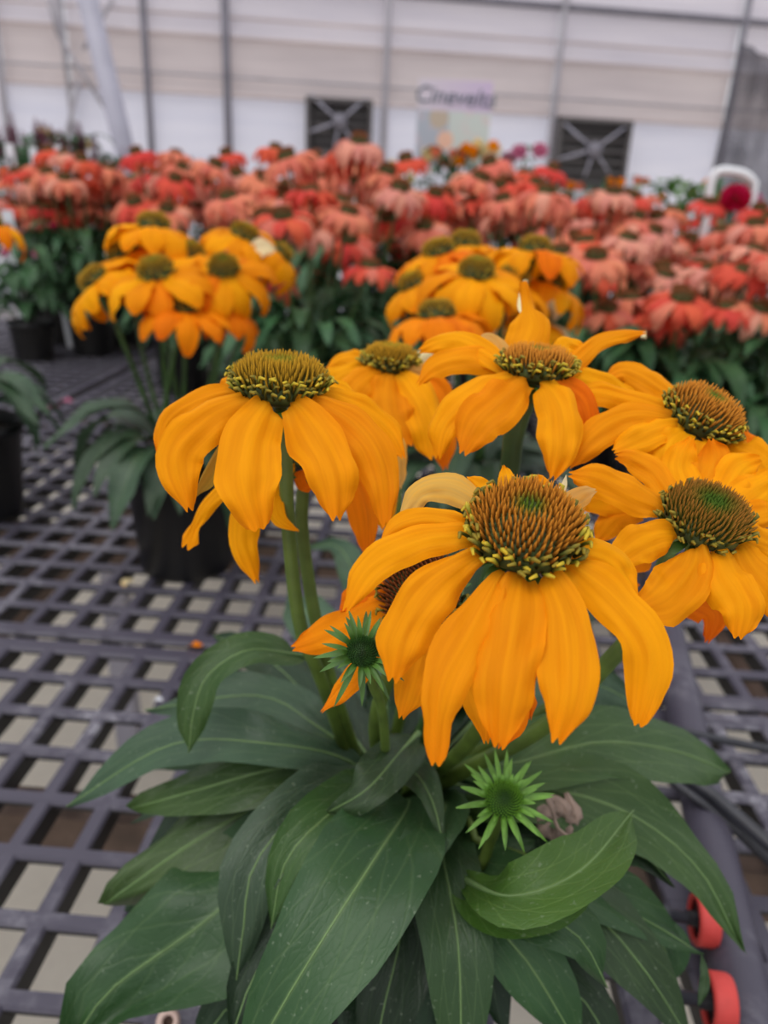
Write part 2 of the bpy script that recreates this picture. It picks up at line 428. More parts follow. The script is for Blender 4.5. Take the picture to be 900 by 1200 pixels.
# back wall: its line was recovered from the skirt's top edge
wa = math.radians(7.6); WO = V((0, 8.37, 0)); WD = V((math.cos(wa), math.sin(wa), 0)); WN = V((math.sin(wa), -math.cos(wa), 0))
def wallpt(px, py):
    d = ray(px, py); t = (WO-CAM).dot(WN)/d.dot(WN); p = CAM+d*t
    return (p-WO).dot(WD), p.z
RW = Matrix((WD, -WN, V((0, 0, 1)))).transposed()      # local x along wall, y outwards
def wbox(b, x0, x1, z0, z1, y0, y1):                   # in wall coordinates (local to wall_back)
    b.box(((x0+x1)/2, (y0+y1)/2, (z0+z1)/2), ((x1-x0)/2, abs(y1-y0)/2, (z1-z0)/2))
wall_mat = RW.to_4x4(); wall_mat.translation = WO
SK = 2.27; BG0 = 2.74; TOPB = wallpt(650, 8)[1]
b = MB(); wbox(b, -9, 9, 0, .25, .03, .12)
wall = link('wall_back', b.mesh('wall_back', M['beam_grey'], False), mat=wall_mat); wall['kind'] = 'structure'
posts = [wallpt(x, 90)[0] for x in (2, 80, 173, 266, 452, 652, 860)]
posts = [posts[0]-3.3, posts[0]-1.7]+posts+[posts[-1]+1.7, posts[-1]+3.4]
for a, c in zip(posts, posts[1:]):
    for z0, z1, mt, nm in ((.25, SK, 'skirt', 'skirt_panel'), (SK, BG0, 'film_beige', 'curtain_panel'), (BG0, TOPB, 'film', 'film_panel'), (TOPB, 4.6, 'film', 'film_panel')):
        b = MB(); n = 10; vs = []; fs = []; uv = []
        for i in range(n+1):
            for j in range(7):
                z = z0+.004+(z1-z0-.008)*j/6; y = .02+.02*math.sin(j/6*PI)*(1 if nm != 'skirt_panel' else .4)+.006*mnoise(V((a*3+i*.7, z*4, 0)))
                vs.append((a+.02+(c-a-.04)*i/n, y, z)); uv.append((i/n, j/6))
        for i in range(n):
            for j in range(6): q = i*7+j; fs.append((q, q+7, q+8, q+1))
        b.add(vs, fs, uv); link(nm, b.mesh(nm, M[mt]), wall)
for i, a in enumerate(posts):
    w = .05 if i != 5 else .062
    if i == 3: w = .03
    b = MB(); b.tube([(a, -.03, 0), (a, -.03, 4.6)], w*.62, 10)
    link('post', b.mesh('post', M['post_grey' if i in (4, 5, 8) else 'beam_grey']), wall)
for z, w, mt in ((SK, .018, 'film_beige'), (BG0, .018, 'film_beige'), (BG0+.16, .014, 'film_beige'), (TOPB, .035, 'post_grey'), (3.9, .035, 'post_grey'), (2.42, .012, 'beam_grey')):
    b = MB(); b.tube([(posts[0], -.02, z), (posts[-1], -.02, z)], w, 8); link('purlin', b.mesh('purlin', M[mt]), wall)
# thin brace rods crossing at the left of the wall
for p, q, w in (((60, 0), (72, 45), .022), ((72, 45), (128, 132), .018), ((135, 0), (100, 60), .018), ((95, 95), (78, 170), .02), ((66, -20), (84, 110), .02)):
    x0, z0 = wallpt(*p); x1, z1 = wallpt(*q); b = MB(); b.tube([(x0, -.07, z0), (x1, -.07, z1)], w, 8)
    link('brace_rod', b.mesh('brace_rod', M['beam_grey']), wall)
# two dark louvred vents
for i, (xa, xb, y0, y1) in enumerate(((358, 436, 114, 172), (652, 738, 138, 212))):
    u0_, zt = wallpt(xa, y0); u1_, _ = wallpt(xb, y0); zb = wallpt(xa, y1)[1]-.08
    root = bpy.data.objects.new('window_%d' % (i+1), None); COL.objects.link(root); root.matrix_world = wall_mat; root['kind'] = 'structure'
    b = MB(); wbox(b, u0_, u1_, zb, zt, -.02, .0); link('backing', b.mesh('backing', M['vent_dark'], False), root)
    b = MB(); w = .035
    for (x0, x1, z0, z1) in ((u0_, u0_+w, zb, zt), (u1_-w, u1_, zb, zt), (u0_, u1_, zt-w, zt), (u0_, u1_, zb, zb+w)): wbox(b, x0, x1, z0, z1, -.12, -.02)
    link('vent_frame', b.mesh('vent_frame', M['vent_slat'], False), root)
    for k in range(6):
        z = zb+(zt-zb)*(k+.8)/6.6; b = MB(); b.box(((u0_+u1_)/2, -.05, z), ((u1_-u0_)/2-w, .028, .006), Matrix.Rotation(.7, 3, 'X'))
        link('louvre', b.mesh('louvre', M['vent_slat'], False), root)
    cx_, cz = (u0_+u1_)/2, (zb+zt)/2+.05
    for dx, dz in ((-.32, .22), (.30, .22), (-.05, -.25), (.2, -.2), (-.34, -.1)):
        b = MB(); b.tube([(cx_, -.14, cz), (cx_+dx*(u1_-u0_)/.75, -.10, cz+dz)], .012, 6); link('brace', b.mesh('brace', M['galv']), root)
    b = MB(); b.tube([(cx_, -.19, cz), (cx_, -.10, cz)], .07, 12); link('fan_hub', b.mesh('fan_hub', M['post_grey']), root)

# leaning brace post in front of the wall
p0 = aty(88, -60, 5.2); p1 = aty(162, 240, 5.2); dn = (p1-p0); p1 = p0+dn*(p0.z/(p0.z-p1.z)) if p0.z > p1.z else p1
b = MB(); b.tube([V((0, 0, 0)), p0-p1], .062, 14)
tag(link('brace_post', b.mesh('brace_post', M['galv']), loc=p1), 'thick pale grey steel brace leaning at the upper left', 'post')

# shade net hanging at the upper right
b = MB(); vs = []; fs = []; uv = []; nn, mm = 40, 14
for i in range(nn+1):
    for j in range(mm+1):
        s = i/nn; t = j/mm
        top = aty(868+95*s, 48+60*s-20*s*s, 7.2); bot = aty(832+130*s, 216, 7.2)
        bot = bot+V((0, 0, -.35)); p = top.lerp(bot, t); p = p+V((0, .07*math.sin(s*34+t*1.5)*(0.35+.65*t), 0))
        vs.append(p); uv.append((s, t))
for i in range(nn):
    for j in range(mm): q = i*(mm+1)+j; fs.append((q, q+mm+1, q+mm+2, q+1))
b.add(vs, fs, uv); tag(link('shade_net', b.mesh('shade_net', M['net'])), 'dark grey shade net hanging in folds at the right of the back wall', 'net')

# ================================================================== BENCH
BR = -math.radians(2.5); AX_, AY_ = .0565, .0635
bench = thing('growing_bench', 'grey plastic grid growing bench carrying all the potted flowers', 'bench', (0, 0, 0))
GO = ph(88.5, 793.3, 0)
def rib(b, p, q, w, zt, d, R):  # faces: scuffed top, near-black sides with the holes' shade painted in
    """long rib with chamfered top edges between p and q (2-D), top at zt"""
    p = V((*p, 0)); q = V((*q, 0)); t = (q-p).normalized(); s = V((-t.y, t.x, 0)); vs = []
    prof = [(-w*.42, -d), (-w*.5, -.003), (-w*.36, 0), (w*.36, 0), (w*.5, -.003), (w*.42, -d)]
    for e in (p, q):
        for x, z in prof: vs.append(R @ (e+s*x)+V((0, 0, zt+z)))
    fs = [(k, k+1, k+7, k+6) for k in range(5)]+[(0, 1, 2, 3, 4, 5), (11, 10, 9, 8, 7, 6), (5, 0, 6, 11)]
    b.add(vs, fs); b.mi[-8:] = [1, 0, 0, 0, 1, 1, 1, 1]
RZ = Matrix.Rotation(BR, 3, 'Z')
org = RZ.inverted() @ V((GO.x, GO.y, 0))
def panel(i0, i1, j0, j1, oy=0, ox=0):
    b = MB(); X = lambda i: org.x+i*AX_+ox; Y = lambda j: org.y+j*AY_+oy
    rw = .0155; d = .024
    for i in range(i0, i1+1):
        w = rw if i0 < i < i1 else .026
        rib(b, (X(i), Y(j0)-.012), (X(i), Y(j1)+.012), w, BENCH-.0004, .027, RZ)
    for j in range(j0, j1+1):
        w = rw if j0 < j < j1 else .027
        rib(b, (X(i0)-.012, Y(j)), (X(i1)+.012, Y(j)), w, BENCH, .008, RZ)
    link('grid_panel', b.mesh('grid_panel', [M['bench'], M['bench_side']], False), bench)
# near panels end at j=1.6 behind the first band; far panels follow
cols = [(-34, -23), (-22, -11), (-10, 0+1), (2, 11), (12, 23), (24, 35)]
cols = [(-36, -24), (-23, -11), (-10, 10), (11, 23), (24, 36)]
for ci, (a, c) in enumerate(cols):
    sh = -.055 if ci >= 3 else 0
    for (r0_, r1_) in ((-15, 1), (2, 17), (18, 33), (34, 42)):
        if r0_ == -15 and (a > 24 or c < -23): continue
        panel(a, c, r0_, r1_, oy=sh+(0.0 if r0_ < 2 else -.026))
for y in (-.05, .62, 1.3, 2.0, 2.7, 3.3):
    b = MB(); b.box((0, y-.03, BENCH-.075), (2.15, .02, .03), RZ.to_3x3()); link('cross_beam', b.mesh('cross_beam', M['rust'], False), bench)
for x in (-1.9, -.62, .60, 1.9):
    b = MB(); b.box((x, 1.55, BENCH-.14), (.022, 1.8, .03), RZ); link('long_beam', b.mesh('long_beam', M['rust'], False), bench)
    for y in (.0, 1.6, 3.2):
        b = MB(); b.box((x+.0, y, (BENCH-.17)/2), (.025, .025, (BENCH-.17)/2)); link('leg', b.mesh('leg', M['galv'], False), bench)
# pipe along the bench edge, drip tubes, red rollers
Rp = .0195
pa = ph(782, 735, Rp+.002); pb = ph(877, 1205, Rp+.002); dv = (pb-pa)
b = MB(); pts = [pa-dv*1.2, pa-dv*.4, pa, pa+dv*.5, pb, pb+dv*.5]; b.tube(pts, Rp, 20)
tag(link('bench_pipe', b.mesh('bench_pipe', M['pipe'])), 'thick scuffed dark pipe lying along the right of the bench grid', 'pipe')
def drip(pxs, r, label):
    b = MB(); b.tube(spline([ph(*p) for p in pxs], 40), r, 10)
    tag(link('drip_tube', b.mesh('drip_tube', M['black_tube'])), label, 'tube', 'black drip tubes')
drip([(560, 700, .02), (650, 790, .04), (700, 828, .05), (780, 852, .052), (850, 868, .03), (960, 885, .02), (1100, 880, .01)], .0045, 'thin black drip tube crossing over the pipe above the widest right leaf')
drip([(700, 872, .06), (775, 898, .055), (825, 925, .05), (865, 958, .046), (930, 1015, .035), (1050, 1120, .01)], .0062, 'thick black drip tube curving down from under the widest right leaf to the edge')
drip([(740, 880, .05), (800, 925, .048), (850, 962, .035), (905, 1012, .02), (1000, 1090, .008)], .0042, 'thin black drip tube running just below the thick one at right')
def roller(px, py, label):
    h = .040; c = ph(px, py, h); t = V((-1, .12, .0)).normalized()
    root = thing('roller', label, 'roller', (c.x, c.y, BENCH), 'red rollers beside the pipe')
    q = t.to_track_quat('Z', 'Y').to_matrix().to_4x4(); q.translation = V((0, 0, h))
    R_, w = .0185, .0075
    b = MB(); b.lathe([(R_*.72, -w*.8), (R_*.80, -w), (R_*.95, -w), (R_, -w*.7), (R_, w*.7), (R_*.95, w), (R_*.78, w), (R_*.72, w*.8)], 32, q); link('tyre', b.mesh('tyre', M['red_rubber']), root)
    b = MB(); b.lathe([(0.0001, -w*.6), (R_*.73, -w*.6), (R_*.73, w*.5), (R_*.3, w*.5), (R_*.3, w*1.6), (.0001, w*1.6)], 24, q); link('hub', b.mesh('hub', M['hub']), root)
    b = MB(); b.lathe([(.0045, w*.5), (.0045, w*3.2), (.007, w*3.3), (.007, w*5), (.0001, w*5)], 12, q); link('axle', b.mesh('axle', M['black_tube']), root)
roller(825, 1078, 'red rimmed black roller by the pipe, upper of the two')
roller(842, 1175, 'red rimmed black roller by the pipe, lower one near the bottom edge')

# litter on the bench
def litter(px, py, name, label, mt, L_, w_, cat='petal', rz=0.):
    c = ph(px, py, .004); vs, fs, uv, _ = sheet([V((-L_/2, 0, 0)), V((0, 0, .004)), V((L_/2, 0, .001))], w_, PETAL, lambda i, p, T: V((0, 0, 1)), 5, 7, wave=1.2, seed=int(px))
    b = MB(); b.add(vs, fs, uv); o = link(name, b.mesh(name, mt), loc=c); o.rotation_euler = (0, 0, rz); tag(o, label, cat)
litter(229, 757, 'fallen_petal', 'orange petal fallen on the grid left of the front plant', M['petal_deep'], .016, .012)
litter(150, 683, 'fallen_petal', 'pale dry petal scrap on the grid before the left pot', M['petal_tip'], .02, .014, rz=1)
litter(62, 477, 'fallen_petal', 'pink petal fallen beside the far left pot, left of its twin', M['pink'], .03, .02, rz=.8)
litter(78, 470, 'fallen_petal', 'pink petal fallen beside the far left pot, right of its twin', M['pink'], .03, .02, rz=.3)
litter(185, 822, 'fallen_petal', 'white scrap of petal on a rib near the bent leaf', M['tag'], .010, .007)
# pale ring fitting at the bottom edge
c = ph(197, 1196, .012); root = thing('pipe_fitting', 'small cream ring fitting on the grid at the bottom left', 'fitting', (c.x, c.y, BENCH))
q = (CAM-c).normalized().to_track_quat('Z', 'Y').to_matrix().to_4x4(); q.translation = V((0, 0, .011))
b = MB(); b.lathe([(.0035, -.004), (.0035, .004), (.0055, .005), (.0075, .003), (.008, -.004)], 24, q); link('ring', b.mesh('ring', simple('cream_plastic', (.62, .45, .38), .5)), root)
b = MB(); b.lathe([(.0001, -.003), (.0036, -.003)], 16, q); link('ring_core', b.mesh('ring_core', M['rust']), root)

# ================================================================== POTS
def pot_parts(root, r=.085, h=.165, z0=0., c=(0, 0)):
    T = Matrix.Translation((c[0], c[1], z0)); b = MB()
    b.lathe([(.0005, .002), (r*.76, .002), (r*.78, .0), (r*.80, .006), (r*.94, h*.86), (r*.99, h*.87), (r*1.0, h), (r*.965, h), (r*.93, h*.86), (r*.90, h*.80), (.0005, h*.80)][:10], 40, T)
    link('nursery_pot', b.mesh('nursery_pot', M['pot']), root)
    b = MB(); vs = []; b.lathe([(.0005, h*.885), (r*.4, h*.89), (r*.8, h*.875), (r*.95, h*.86)], 28, T)
    link('potting_soil', b.mesh('potting_soil', M['soil']), root)

# ================================================================== FOREGROUND PLANT
PX, PY = .01, .405
P0 = V((PX, PY, BENCH))
fp = thing('potted_coneflower', 'large yellow coneflower plant in the foreground, in focus, with drooping flowers and two green buds', 'plant', P0)
pot_parts(fp)
CROWN = V((PX, PY, BENCH+.15))
def addsheet(name, mt, args, parent, mid=None, **k):
    vs, fs, uv, pp = sheet(*args, **k); b = MB()
    b.add([v-P0 for v in vs], fs, uv); o = link(name, b.mesh(name, M[mt]), parent)
    if mid:
        b = MB(); n = len(pp); w0, w1 = mid
        nr = args[3]; pts = []
        for i, p in enumerate(pp):
            T = (pp[min(i+1, n-1)]-pp[max(i-1, 0)]).normalized(); nn_ = nr(i, p, T); A = T.cross(nn_).normalized(); nn_ = A.cross(T).normalized()
            pts.append(p-P0+nn_*.0002)
        rr = [w1+(w0-w1)*max(0, 1-i/(n-1)*2.2)**1.3 for i in range(n)]
        b.tube(pts, rr, 6); link('midrib', b.mesh('midrib', M['midrib']), o)
    return o
random.seed(21)
HEADS = {}
def head(key, cx, cy, depth, rpx, axis, hh, mats, nsp=300, ls=.0052, rs=.00062, rim=70, curl=True):
    C = at(cx, cy, depth); r = rpx*depth/FPX; ax = V(axis).normalized()
    q = ax.to_track_quat('Z', 'Y').to_matrix().to_4x4(); q.translation = C-P0
    o = link('flower_head', dome_mesh(r*.93, r*hh*.9, 32), fp, mat=q)
    bm_ = cone_mesh(r*.93, r*hh*.9, nsp, ls, rs, [M[x] for x in mats], rim, ls*1.15, curl, seed=int(cx))
    br = link('bristles', bm_, o); br['kind'] = 'stuff'
    # sepals under the head
    b = MB()
    for k in range(14):
        a = 2*PI*k/14; d = V((math.cos(a), math.sin(a), 0))
        vs, fs, uv, _ = sheet([d*r*.35+V((0, 0, -r*.35)), d*r*.8+V((0, 0, -r*.28)), d*r*1.15+V((0, 0, -r*.5))], r*.28, LEAF_S, lambda i, p, T: V((0, 0, -1)), 3, 5)
        b.add(vs, fs, uv)
    s = link('sepals', b.mesh('sepals', M['bract']), o); s['kind'] = 'stuff'
    HEADS[key] = dict(o=o, C=C, r=r, ax=ax, depth=depth, inv=q.inverted())
    return HEADS[key]
def petal(key, pts, wpx, mt='petal', toward=None, prof=PETAL, ridges=.018, cup=.11, notch=.10, k_away=.75, free=False, sd=None, twist=0., tz=None):
    """pts: pixel outline of the petal's centre line from the cone outwards"""
    H = HEADS[key]; C, r, ax, dp = H['C'], H['r'], H['ax'], H['depth']
    bx, by = pts[0]; d = ray(bx, by)
    if free: base = at(bx, by, dp+(tz[0] if tz else 0)); b0 = None
    else:
        t = (C-CAM).dot(ax)/d.dot(ax) if abs(d.dot(ax)) > .05 else dp
        hit = CAM+d*t; e = hit-C
        if e.length > r*1.6 or t < 0: # nearly edge-on: use the screen direction
            e = (at(bx, by, dp)-C); e = e-ax*e.dot(ax)
        e.normalize(); base = C+e*r*.86-ax*r*.10
        if pts[-1][1]-by < -5: pass
    bd = (base-CAM).dot(fwd)
    seg = [0]
    for a, c in zip(pts, pts[1:]): seg.append(seg[-1]+math.hypot(c[0]-a[0], c[1]-a[1]))
    Ls = seg[-1]*dp/FPX; dx, dy = (pts[1][0]-bx)/max(1, seg[1]), (pts[1][1]-by)/max(1, seg[1])
    if toward is None: toward = .42*max(0, dy) if dy > 0 else k_away*dy
    P = [base]
    for i in range(1, len(pts)):
        s = seg[i]/seg[-1]
        off = -toward*Ls*math.sin(min(1., s*1.35)*PI/2)
        if tz: off = tz[i]
        P.append(at(pts[i][0], pts[i][1], bd+off))
    if not free and len(P) > 2:
        # leave the cone outwards
        P.insert(1, base.lerp(P[1], .25)+ax*r*.10)
    def nrm(i, p, T):
        rad = (p-C); rad = rad-ax*rad.dot(ax); rad = rad.normalized() if rad.length > 1e-6 else ax
        return (VIEW(p)*.9+rad*.30+ax*.35).normalized()
    w = 1.10*wpx*(bd-.4*toward*Ls)/FPX
    sd = sd if sd is not None else int(bx*7+by*13)
    vs, fs, uv, pp = sheet(P, w, prof, nrm, 15, 20, cup=cup, wave=.85, notch=notch, ridges=ridges, seed=sd, twist=twist)
    b = MB(); inv = H['inv']
    b.add([inv @ (v-P0) for v in vs], fs, uv)
    return link('petal', b.mesh('petal', M[mt]), H['o'])
def C1(f, ox, oy):
    return lambda *a: [(ox+x/f, oy+y/f) for x, y in a]
# --- F1 front flower
OLD = ['cone_old', 'floret', 'floret_dark']
head('F1', 614, 630, .245, 66, (-.02, -.36, 1), .80, OLD, nsp=340, ls=.0058, rs=.00068, rim=110)
c = C1(1.957, 340, 540)
petal('F1', c((415, 158), (320, 136), (250, 150), (205, 196)), 32, toward=.05)
petal('F1', c((412, 172), (300, 185), (185, 245), (122, 352)), 42, toward=.15)
petal('F1', c((430, 212), (330, 290), (262, 390), (232, 515)), 62, toward=.22, prof=[(0, .3), (.12, .45), (.35, .9), (.55, 1), (.78, .9), (.92, .6), (1, .4)])
petal('F1', c((486, 255), (420, 380), (350, 520), (332, 706)), 56, toward=.36, notch=.06, prof=[(0, .3), (.12, .5), (.35, .95), (.55, 1), (.72, .78), (.82, .48), (.93, .46), (1, .35)])
petal('F1', c((532, 262), (516, 380), (492, 520), (478, 668)), 70, toward=.42)
petal('F1', c((590, 258), (632, 370), (640, 520), (608, 656)), 62, toward=.42)
petal('F1', c((648, 238), (745, 320), (826, 440), (797, 614)), 54, toward=.25, notch=.06)
petal('F1', c((655, 212), (730, 235), (800, 320)), 46, toward=-.05)
petal('F1', c((430, 95), (370, 62), (300, 70), (250, 138)), 34, 'petal_dry', toward=-.1)
petal('F1', c((450, 80), (425, 55), (402, 38)), 28, toward=-.5)
petal('F1', c((500, 62), (495, 30), (488, 8)), 24, toward=-.5, prof=PETAL_N)
petal('F1', c((580, 60), (575, 50), (560, 44)), 30, toward=-.5)
petal('F1', c((598, 76), (625, 62), (634, 30)), 8, 'petal_tip', toward=-.3)
petal('F1', c((640, 105), (670, 78), (705, 66)), 26, 'petal_dry', toward=-.4)
# --- F7 hidden flower behind F1, brown cone
head('F7', 497, 700, .305, 50, (-.35, -.55, .8), .7, ['cone_brown', 'floret_dark', 'floret_dark'], nsp=300, ls=.0055, rs=.0006, rim=60)
petal('F7', c((240, 320), (120, 385), (0, 432)), 42, 'petal_deep', toward=.05)
petal('F7', c((210, 290), (150, 310), (112, 345)), 30, 'petal_deep', toward=.05)
d7 = C1(3.913, 330, 680)
petal('F7', d7((460, 400), (300, 480), (175, 612)), 26, 'petal_deep', toward=.1, prof=PETAL_N)
petal('F7', d7((700, 300), (600, 470), (545, 645)), 38, 'petal', toward=.2, notch=.12)
petal('F7', c((400, 330), (330, 470), (315, 600)), 40, 'petal_deep', toward=.05)
petal('F7', c((440, 420), (440, 560), (450, 655)), 42, 'petal', toward=.05)
petal('F7', c((490, 430), (510, 560), (480, 668)), 38, 'petal_deep', toward=.1)
petal('F7', c((540, 440), (545, 540), (550, 600)), 18, 'petal_deep', toward=0)
# --- F2 left flower
c = C1(2.8125, 170, 390)
head('F2', 328, 458, .315, 55, (.02, -.02, 1), .66, ['cone_young', 'floret', 'floret_dark'], nsp=420, ls=.0058, rs=.00062, rim=130)
petal('F2', c((290, 190), (170, 225), (75, 290), (42, 412)), 30, toward=-.05)
petal('F2', c((320, 225), (200, 300), (105, 410), (148, 595)), 52, toward=.15)
petal('F2', c((395, 245), (350, 360), (335, 500), (378, 655)), 68, toward=.42, notch=.05)
petal('F2', c((500, 245), (560, 340), (620, 470), (632, 628)), 60, toward=.40)
petal('F2', c((560, 225), (690, 310), (775, 440), (795, 650)), 46, toward=.2)
petal('F2', c((590, 200), (710, 250), (800, 320), (855, 420)), 34, toward=-.1)
petal('F2', c((560, 160), (640, 190), (700, 240)), 30, toward=-.5)
petal('F2', c((330, 170), (280, 175), (230, 190)), 26, toward=-.5)
petal('F2', c((330, 240), (240, 430), (160, 545)), 24, 'petal_olive', toward=-.15)
# --- F2b faded flower behind F2
head('B2', 362, 540, .35, 34, (.15, .1, 1), .5, ['cone_brown', 'floret_dark', 'floret_dark'], nsp=160, rim=30)
petal('B2', c((460, 400), (330, 470), (205, 570), (128, 718)), 22, 'petal', toward=0., prof=[(0, .8), (.4, 1), (.7, .7), (.85, .5), (1, .9)])
petal('B2', c((450, 440), (350, 540), (320, 680), (372, 832)), 34, 'petal', toward=.1)
petal('B2', c((500, 430), (430, 520), (440, 610), (512, 655)), 20, 'petal', toward=.15, prof=PETAL_N)
petal('B2', c((560, 430), (690, 500), (725, 600), (732, 740)), 34, 'petal_deep', toward=.0)
petal('B2', c((590, 400), (720, 440), (785, 540), (790, 655)), 40, 'petal', toward=-.1)
petal('B2', c((600, 390), (700, 360), (790, 300), (850, 430)), 22, 'petal_dry', toward=-.1)
petal('B2', c((520, 440), (530, 490), (560, 505)), 22, 'petal_deep', toward=.1)
petal('B2', c((760, 300), (830, 370), (840, 520)), 22, 'petal_dry', free=True, tz=[0, 0, 0])
# --- F4 top centre flower
c = C1(2.727, 370, 360); e4 = C1(2., 450, 200)
head('F4', 629, 437, .345, 42, (.05, .0, 1), .62, OLD, nsp=360, ls=.0055, rs=.00066, rim=110)
petal('F4', [(622, 412), (622, 385), (618, 352), (613, 330)], 44, toward=-.5, notch=0, prof=[(0, .8), (.3, 1), (.55, 1), (.66, .9), (.72, .35), (1, .2)])
petal('F4', [(616, 372), (612, 350), (616, 328)], 12, 'petal_tip', free=True, tz=[.04, .045, .045], notch=0)
petal('F4', c((590, 150), (470, 110), (390, 115), (325, 140)), 30, toward=-.3)
petal('F4', c((590, 185), (470, 165), (380, 190), (322, 250)), 32, toward=.05)
petal('F4', c((630, 215), (500, 290), (410, 380), (388, 492)), 40, toward=.2)
petal('F4', c((672, 225), (600, 300), (520, 370), (466, 476)), 52, toward=.35)
petal('F4', c((720, 235), (775, 320), (785, 430), (755, 556)), 48, toward=.4)
petal('F4', e4((430, 465), (500, 500), (560, 530), (625, 560)), 36, toward=.1)
petal('F4', e4((430, 440), (500, 405), (560, 385), (620, 378)), 20, toward=-.4, prof=[(0, .7), (.2, 1), (.8, .9), (1, .4)])
petal('F4', e4((600, 386), (610, 380), (618, 372)), 11, 'petal_tip', free=True, tz=[.06, .06, .06])
petal('F4', e4((300, 420), (250, 400), (215, 395)), 26, 'petal_dry', toward=-.5)
petal('F4', c((610, 290), (560, 320), (500, 380)), 30, 'petal_deep', toward=-.1)
petal('F4', c((800, 250), (850, 300), (880, 420)), 34, 'petal_deep', toward=0)
petal('F4', e4((400, 420), (430, 405), (480, 425)), 26, toward=-.5)
# --- F3 small flower between
head('F3', 457, 430, .43, 31, (0, 0, 1), .75, ['cone_young', 'floret', 'floret_dark'], nsp=300, ls=.0055, rs=.0008, rim=90)
petal('F3', c((165, 175), (90, 165), (30, 200)), 22, toward=-.2)
petal('F3', c((170, 190), (80, 225), (0, 280), (-30, 380)), 34, toward=.1)
petal('F3', c((200, 210), (130, 260), (100, 370)), 40, toward=.3)
petal('F3', c((235, 215), (240, 330), (300, 452)), 54, toward=.4)
petal('F3', c((275, 210), (340, 330), (378, 492)), 44, toward=.35)
petal('F3', c((300, 200), (400, 300), (415, 525)), 34, 'petal_deep', toward=.1)
petal('F3', c((310, 185), (350, 150), (385, 130)), 14, 'petal_tip', toward=-.2)
petal('F3', c((300, 205), (350, 200), (385, 170)), 18, 'petal_dry', toward=.0)
# --- F5 upper right flower
c = C1(3.158, 660, 400)
head('F5', 818, 495, .335, 46, (.34, -.26, 1), .80, OLD, nsp=360, ls=.0052, rs=.0006, rim=110)
petal('F5', c((400, 215), (330, 160), (230, 110), (150, 140)), 34, toward=-.45)
petal('F5', c((365, 250), (250, 220), (120, 190), (-10, 210)), 28, toward=-.1)
petal('F5', c((375, 280), (240, 280), (110, 350), (15, 470)), 38, toward=.1)
petal('F5', c((400, 310), (300, 350), (180, 410)), 34, toward=.25)
petal('F5', c((430, 330), (390, 390), (370, 470)), 44, toward=.35)
petal('F5', c((520, 345), (520, 420), (500, 500)), 44, toward=.4)
petal('F5', c((580, 350), (650, 400), (740, 450), (800, 560)), 44, toward=.3)
petal('F5', c((640, 340), (700, 400), (780, 440)), 34, 'petal_deep', toward=.0)
petal('F5', c((300, 640), (200, 650), (120, 742)), 30, 'petal', free=True, tz=[0, 0, 0], notch=.1)
petal('F5', c((330, 600), (150, 580), (40, 600)), 40, 'petal', free=True, tz=[.0, .0, .0])
# --- F6 right flower
head('F6', 823, 615, .29, 50, (.10, -.36, 1), .72, ['cone_green', 'floret_dark', 'floret_dark'], nsp=420, ls=.0055, rs=.0006, rim=70)
petal('F6', c((372, 628), (250, 570), (130, 510), (15, 490)), 40, toward=-.1)
petal('F6', c((385, 580), (330, 480), (240, 430), (190, 425)), 32, toward=-.4)
petal('F6', c((440, 550), (430, 450), (480, 350)), 40, toward=-.6)
petal('F6', c((540, 540), (560, 440), (545, 355)), 46, toward=-.6)
petal('F6', c((600, 560), (650, 470), (740, 430)), 44, toward=-.5)
petal('F6', c((655, 600), (720, 540), (830, 480)), 40, toward=-.3)
petal('F6', c((672, 650), (740, 640), (860, 620)), 32, toward=-.1)
petal('F6', c((672, 700), (740, 740), (860, 790)), 34, toward=.1)
petal('F6', c((630, 740), (700, 830), (790, 940), (810, 1060)), 44, toward=.3)
petal('F6', c((545, 755), (600, 870), (660, 980), (645, 1108)), 52, toward=.4)
petal('F6', c((495, 745), (470, 840), (380, 950), (255, 1000)), 60, toward=.3, prof=[(0, .3), (.2, .8), (.45, 1), (.75, .9), (1, .4)])
petal('F6', c((445, 710), (350, 720), (260, 760), (180, 835)), 44, toward=.2)
petal('F6', c((380, 930), (470, 960), (560, 1010), (530, 1122)), 38, 'petal_deep', free=True, tz=[.03, .02, .02, .02])
petal('F6', c((330, 780), (250, 850), (180, 900), (120, 880)), 40, 'petal_deep', free=True, tz=[.03, .03, .03, .03])

# stems
def stem(pts, r0_, r1_, mt='stem', name='stem'):
    b = MB(); pp = spline([p-P0 for p in pts], 22); b.tube(pp, [r0_+(r1_-r0_)*i/21 for i in range(22)], 10)
    return link(name, b.mesh(name, M[mt]), fp)
def under(k, s=.35): H = HEADS[k]; return H['C']-H['ax']*H['r']*s
stem([under('F2'), at(334, 520, .325), at(338, 620, .345), at(352, 735, .37), at(378, 800, .40), CROWN+V((-.02, .01, .01))], .0030, .0040)
stem([under('B2'), at(353, 600, .36), at(360, 670, .375), at(374, 745, .39), at(395, 820, .42), CROWN+V((-.015, .015, .01))], .0030, .0038)
stem([under('F4'), at(604, 500, .355), at(594, 570, .375), at(560, 720, .42), CROWN+V((.01, .02, .01))], .0048, .0052, 'stem_dark')
stem([under('F3'), at(462, 520, .44), at(468, 650, .46), at(475, 800, .49), CROWN+V((0, .03, .01))], .0030, .0040)
stem([under('F1'), at(612, 700, .285), at(590, 800, .33), at(540, 880, .40), CROWN+V((.01, .0, .01))], .0036, .0045)
stem([under('F5'), at(806, 560, .36), at(770, 680, .38), at(700, 790, .42), CROWN+V((.025, .01, .01))], .0036, .0045)
stem([under('F6'), at(800, 680, .32), at(720, 768, .35), at(640, 850, .39), at(540, 905, .43), CROWN+V((.02, .0, .01))], .0036, .0050)
